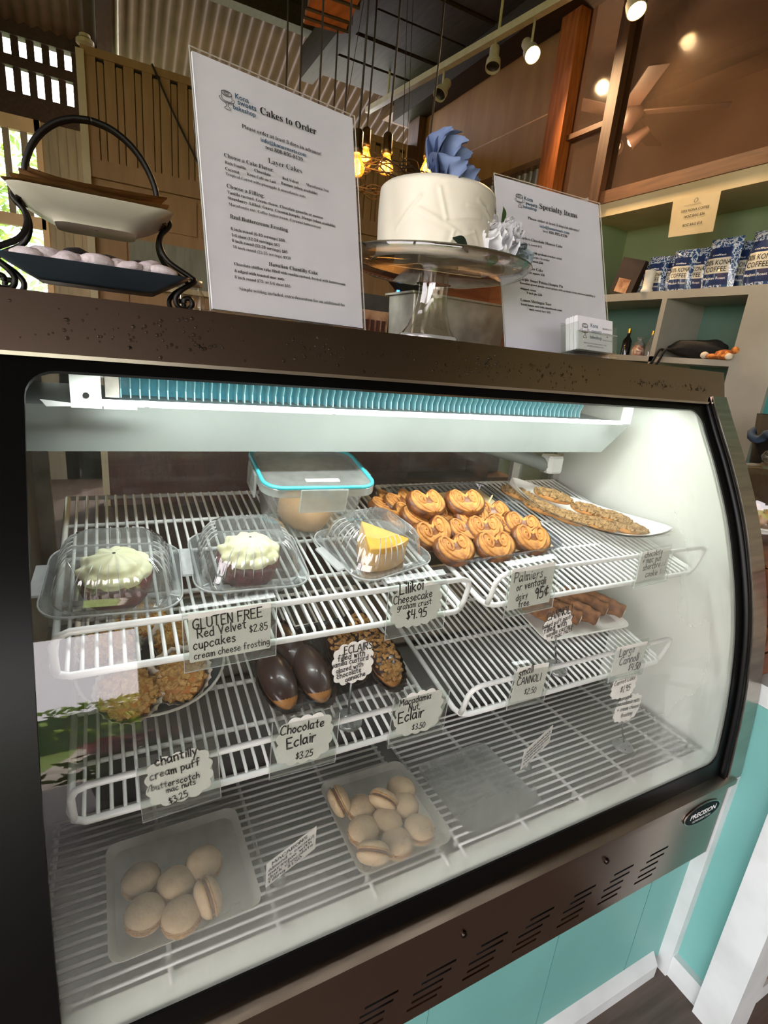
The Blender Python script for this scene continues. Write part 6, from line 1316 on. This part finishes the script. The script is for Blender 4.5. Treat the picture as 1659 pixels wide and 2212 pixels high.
for u, w, h, yaw, x, lab in ((1372, .10, .165, 20, 2.42, 'blue coffee bag behind the white jar, farthest left'), (1412, .10, .175, 8, 2.40, 'blue coffee bag just right of the white jar'), (1437, .10, .180, 10, 2.44, 'blue coffee bag wedged third from the left'), (1466, .115, .185, 6, 2.38, 'blue coffee bag with a crinkled shiny top'), (1500, .12, .190, -6, 2.41, 'blue coffee bag left of the large one'), (1546, .15, .205, -4, 2.36, 'large blue coffee bag in the middle of the shelf'), (1588, .115, .200, 4, 2.43, 'blue coffee bag half hidden between the two large ones'), (1634, .15, .215, -10, 2.36, 'large blue coffee bag at the right end of the shelf')):
    coffee_bag((u, 625), w, h, yaw, x, lab)
p = on_x(1345, 628, 2.35); p.z = 1.70; kb = thing('kraft_bag', 'dark brown bag with a small tan label leaning at the left end of the shelf', 'bag', p); mm = M.Translation(p) @ rz(14) @ FACE @ rz(-12)
G(mm).add([(-.055, 0, -.03), (.055, 0, -.03), (.055, 0, .03), (-.055, 0, .03), (-.06, .17, -.02), (.06, .17, -.02), (.06, .17, .015), (-.06, .17, .015), (0, .155, -.004)], [(3, 2, 1, 0), (0, 1, 5, 4), (2, 3, 7, 6), (1, 2, 6, 5), (3, 0, 4, 7), (4, 5, 8), (5, 6, 8), (6, 7, 8), (7, 4, 8)]).obj('bag_body', 'bag_brown', kb)
G(mm).add([(-.035, .01, .0302), (.03, .01, .0302), (.03, .075, .0255), (-.035, .075, .0255)], [(0, 1, 2, 3)]).obj('label', 'picture_tan', kb)
p = on_x(1396, 632, 2.32); p.z = 1.70; jw = thing('white_jar', 'white plastic jar standing before the coffee bags', 'jar', p); G().lathe([(.001, 0), (.026, 0), (.027, .004), (.027, .012), (.022, .018), (.022, .085), (.024, .088), (.024, .098), (.001, .1)], 20, p).obj('jar_body', 'jar_white', jw, True, auto=40)
# price sheet hung on the header
NX = WX - .008; q = [on_x(a, b, NX) for a, b in ((1455, 428), (1558, 412), (1540, 500), (1443, 513))]
ps = thing('price_sheet', 'cream paper with coffee bag prices taped to the cream header', 'paper', q[3].lerp(q[2], .5))
G().add([tuple(v) for v in q] + [tuple(v + V((.0008, 0, 0))) for v in q], [(0, 1, 2, 3), (7, 6, 5, 4), (0, 4, 5, 1), (1, 5, 6, 2), (2, 6, 7, 3), (3, 7, 4, 0)]).obj('sheet', 'header_cream', ps)
pg = Page(q[3] - V((.001, 0, 0)), V((0, -1, 0)), V((0, 0, 1))); k = Crop(1060, 370, 2.7696)
for tx, a, b in (('100% KONA COFFEE', (1140, 245), (1305, 222)), ('16OZ BAG $36', (1155, 277), (1278, 262)), ('8OZ BAG $18', (1147, 330), (1262, 316))):
    A = pg.uv(k(*a)); B = pg.uv(k(*b)); vs, fs, w0 = text_mesh(tx, .012); pg.put('ink_black', vs, fs, A[0], (A[1]+B[1])/2, (B[0]-A[0])/w0, None, .0); pg.done(ps); pg.g = {}
A = pg.uv(k(1215, 190)); pg.handat('O', A[0], A[1], .016, .018, 'ink_grey', .5); A = pg.uv(k(1160, 213)); pg.handat('nunuunuu', A[0], A[1], .075, .008, 'ink_grey', .4)
pg.done(ps)
# cubby goods
def bottle(px, h, r, label, mt):
    p = on_x(px[0], px[1], 2.36); p.z = 1.41; t = thing('small_bottle', label, 'bottle', p, None, 'small bottles in the cubby'); G().lathe([(.001, 0), (r, 0), (r, h*.55), (r*.35, h*.72), (r*.35, h*.86)], 16, p).obj('glass', mt, t, True, auto=40); G().lathe([(r*.42, h*.84), (r*.42, h), (.001, h)], 12, p).obj('cap', 'gold_cap', t, True, auto=40); return t
bottle((1352, 752), .13, .022, 'small dark bottle with gold cap in the left cubby', 'bottle_dark'); bottle((1402, 760), .12, .02, 'small clear bottle at the divider of the left cubby', 'cellophane')
p = on_x(1378, 758, 2.36); p.z = 1.41; cb = thing('candy_bag', 'cellophane bag of red and white sweets in the left cubby', 'bag', p); G().lathe([(.001, 0), (.032, .002), (.036, .03), (.024, .062), (.010, .072), (.022, .09)], 14, p, wob=lambda a, z: 1 + .08*math.sin(5*a), cap=False).obj('wrapper', 'cellophane', cb, True); G().lathe([(.001, .002), (.026, .004), (.03, .03), (.018, .05), (.001, .055)], 12, p).obj('sweets', 'candy_red', cb, True)
p = on_x(1500, 772, 2.37); p.z = 1.41; bb = thing('cloth_bag', 'crumpled black cloth bag with hanging straps in the right cubby', 'bag', p)
def lump(i, j):
    a = 2*math.pi*i; b = math.pi*j; n_ = noise.noise(V((math.cos(a)*1.8, j*5, math.sin(a)*1.8))); s = math.sin(b)**.7; return p + V((.055*s*math.cos(a)*(1+.3*n_), .135*math.cos(b) , .043 + .042*s*math.sin(a)*(1 + .35*n_)*(1 - .15*math.cos(b))))
G().grid(lump, 24, 20, True).obj('bag_body', 'cloth_black', bb, True)
for dy in (.12, .09):
    e = p + V((-.05, dy, .03)); G().tube(spline([e, e + V((-.03, .005, .0)), e + V((-.045, .015, -.05)), e + V((-.045, .03 + dy*.1, -.09))], 4), .006, 5).obj('strap', 'cloth_black', bb, True)
p = on_x(1562, 782, 2.33); p.z = 1.41; pt_ = thing('plush_toy', 'orange spotted plush toy with white feet lying at the shelf edge', 'soft toy', p)
def blob(c, r, mt, nm): G(M.Translation(p + V(c)) @ M.Diagonal((*r, 1))).lathe([(.001, -1), (.5, -.86), (.87, -.5), (1, 0), (.87, .5), (.5, .86), (.001, 1)], 14).obj(nm, mt, pt_, True)
blob((0, 0, .022), (.03, .045, .022), 'plush_orange', 'body'); blob((-.02, -.055, .04), (.018, .022, .018), 'plush_orange', 'head'); blob((-.03, .03, .012), (.014, .034, .012), 'plush_orange', 'leg'); blob((-.035, -.02, .012), (.014, .034, .012), 'plush_orange', 'leg'); blob((-.02, .075, .016), (.016, .018, .015), 'plush_white', 'foot'); blob((-.045, -.045, .014), (.014, .016, .014), 'plush_white', 'foot')
# ================================================================ neighbouring counter: crate, cake plate with dome
cr = thing('wooden_crate', 'reddish wooden crate on the counter right of the case', 'crate', (1.36, .70, .762))
for i in range(4): G().box((1.095, .44, .765 + i*.055), (1.60, .46, .815 + i*.055)).obj('slat', 'wood_counter', cr); G().box((1.095, .46, .765 + i*.055), (1.112, .95, .815 + i*.055)).obj('slat', 'wood_counter', cr)
G().box((1.095, .44, .978), (1.60, .96, .985)).obj('lid', 'wood_counter', cr); G().box((1.115, .47, .763), (1.59, .94, .975)).obj('core', 'brown_dado', cr)
cx_, cy_ = 1.345, .655
cpl = thing('white_plate', 'white footed plate on the wooden crate', 'plate', (cx_, cy_, .985)); G().lathe([(.05, 0), (.045, .01), (.09, .018), (.125, .026), (.126, .03), (.09, .024), (.001, .022)], 40, (cx_, cy_, .985), cap=False).obj('plate_body', 'ceramic_white', cpl, True)
dm_ = thing('glass_dome', 'clear glass dome with a round knob over pastries right of the case', 'dome', (cx_, cy_, 1.012)); G().lathe([(.105, 1.0125), (.106, 1.05), (.098, 1.095), (.07, 1.125), (.03, 1.137), (.012, 1.139), (.010, 1.143)], 40, (cx_, cy_, 0), cap=False).obj('bell', 'cake_glass', dm_, True); G().lathe([(.001, 1.142), (.010, 1.146), (.0155, 1.157), (.010, 1.169), (.001, 1.172)], 20, (cx_, cy_, 0)).obj('knob', 'cake_glass', dm_, True)
for i, (dx, dy) in enumerate(((-.045, -.02), (.02, -.05), (.03, .03))): G(M.Translation((cx_ + dx, cy_ + dy, 1.009))).lathe([(.001, 0), (.03, 0), (.034, .012), (.026, .028), (.001, .034)], 18).obj('bun', 'dough_tan', None, True, label='pale bun under the glass dome, %s' % ('nearest the case' if i == 0 else 'at the front' if i == 1 else 'at the back'), cat='bun', group='buns under the glass dome')
dk = thing('dark_basket', 'dark fabric pouch with blue ruffle behind the glass dome', 'pouch', (1.78, .80, .762)); G().lathe([(.06, .762), (.09, .82), (.10, 1.10), (.115, 1.235), (.09, 1.20), (.001, 1.18)], 26, (1.78, .80, 0), wob=lambda a, z: 1 + .06*math.sin(4*a)).obj('pouch_body', 'cloth_black', dk, True)
mat('ruffle_blue', '#3d5570', .8); G().tube([(1.78 + (.115 + .008*math.sin(9*a))*math.cos(a), .80 + (.115 + .008*math.sin(9*a))*math.sin(a), 1.175 + .012*math.sin(7*a)) for a in (q*6.2832/60 for q in range(60))], .012, 6, closed=True).obj('ruffle', 'ruffle_blue', dk, True)
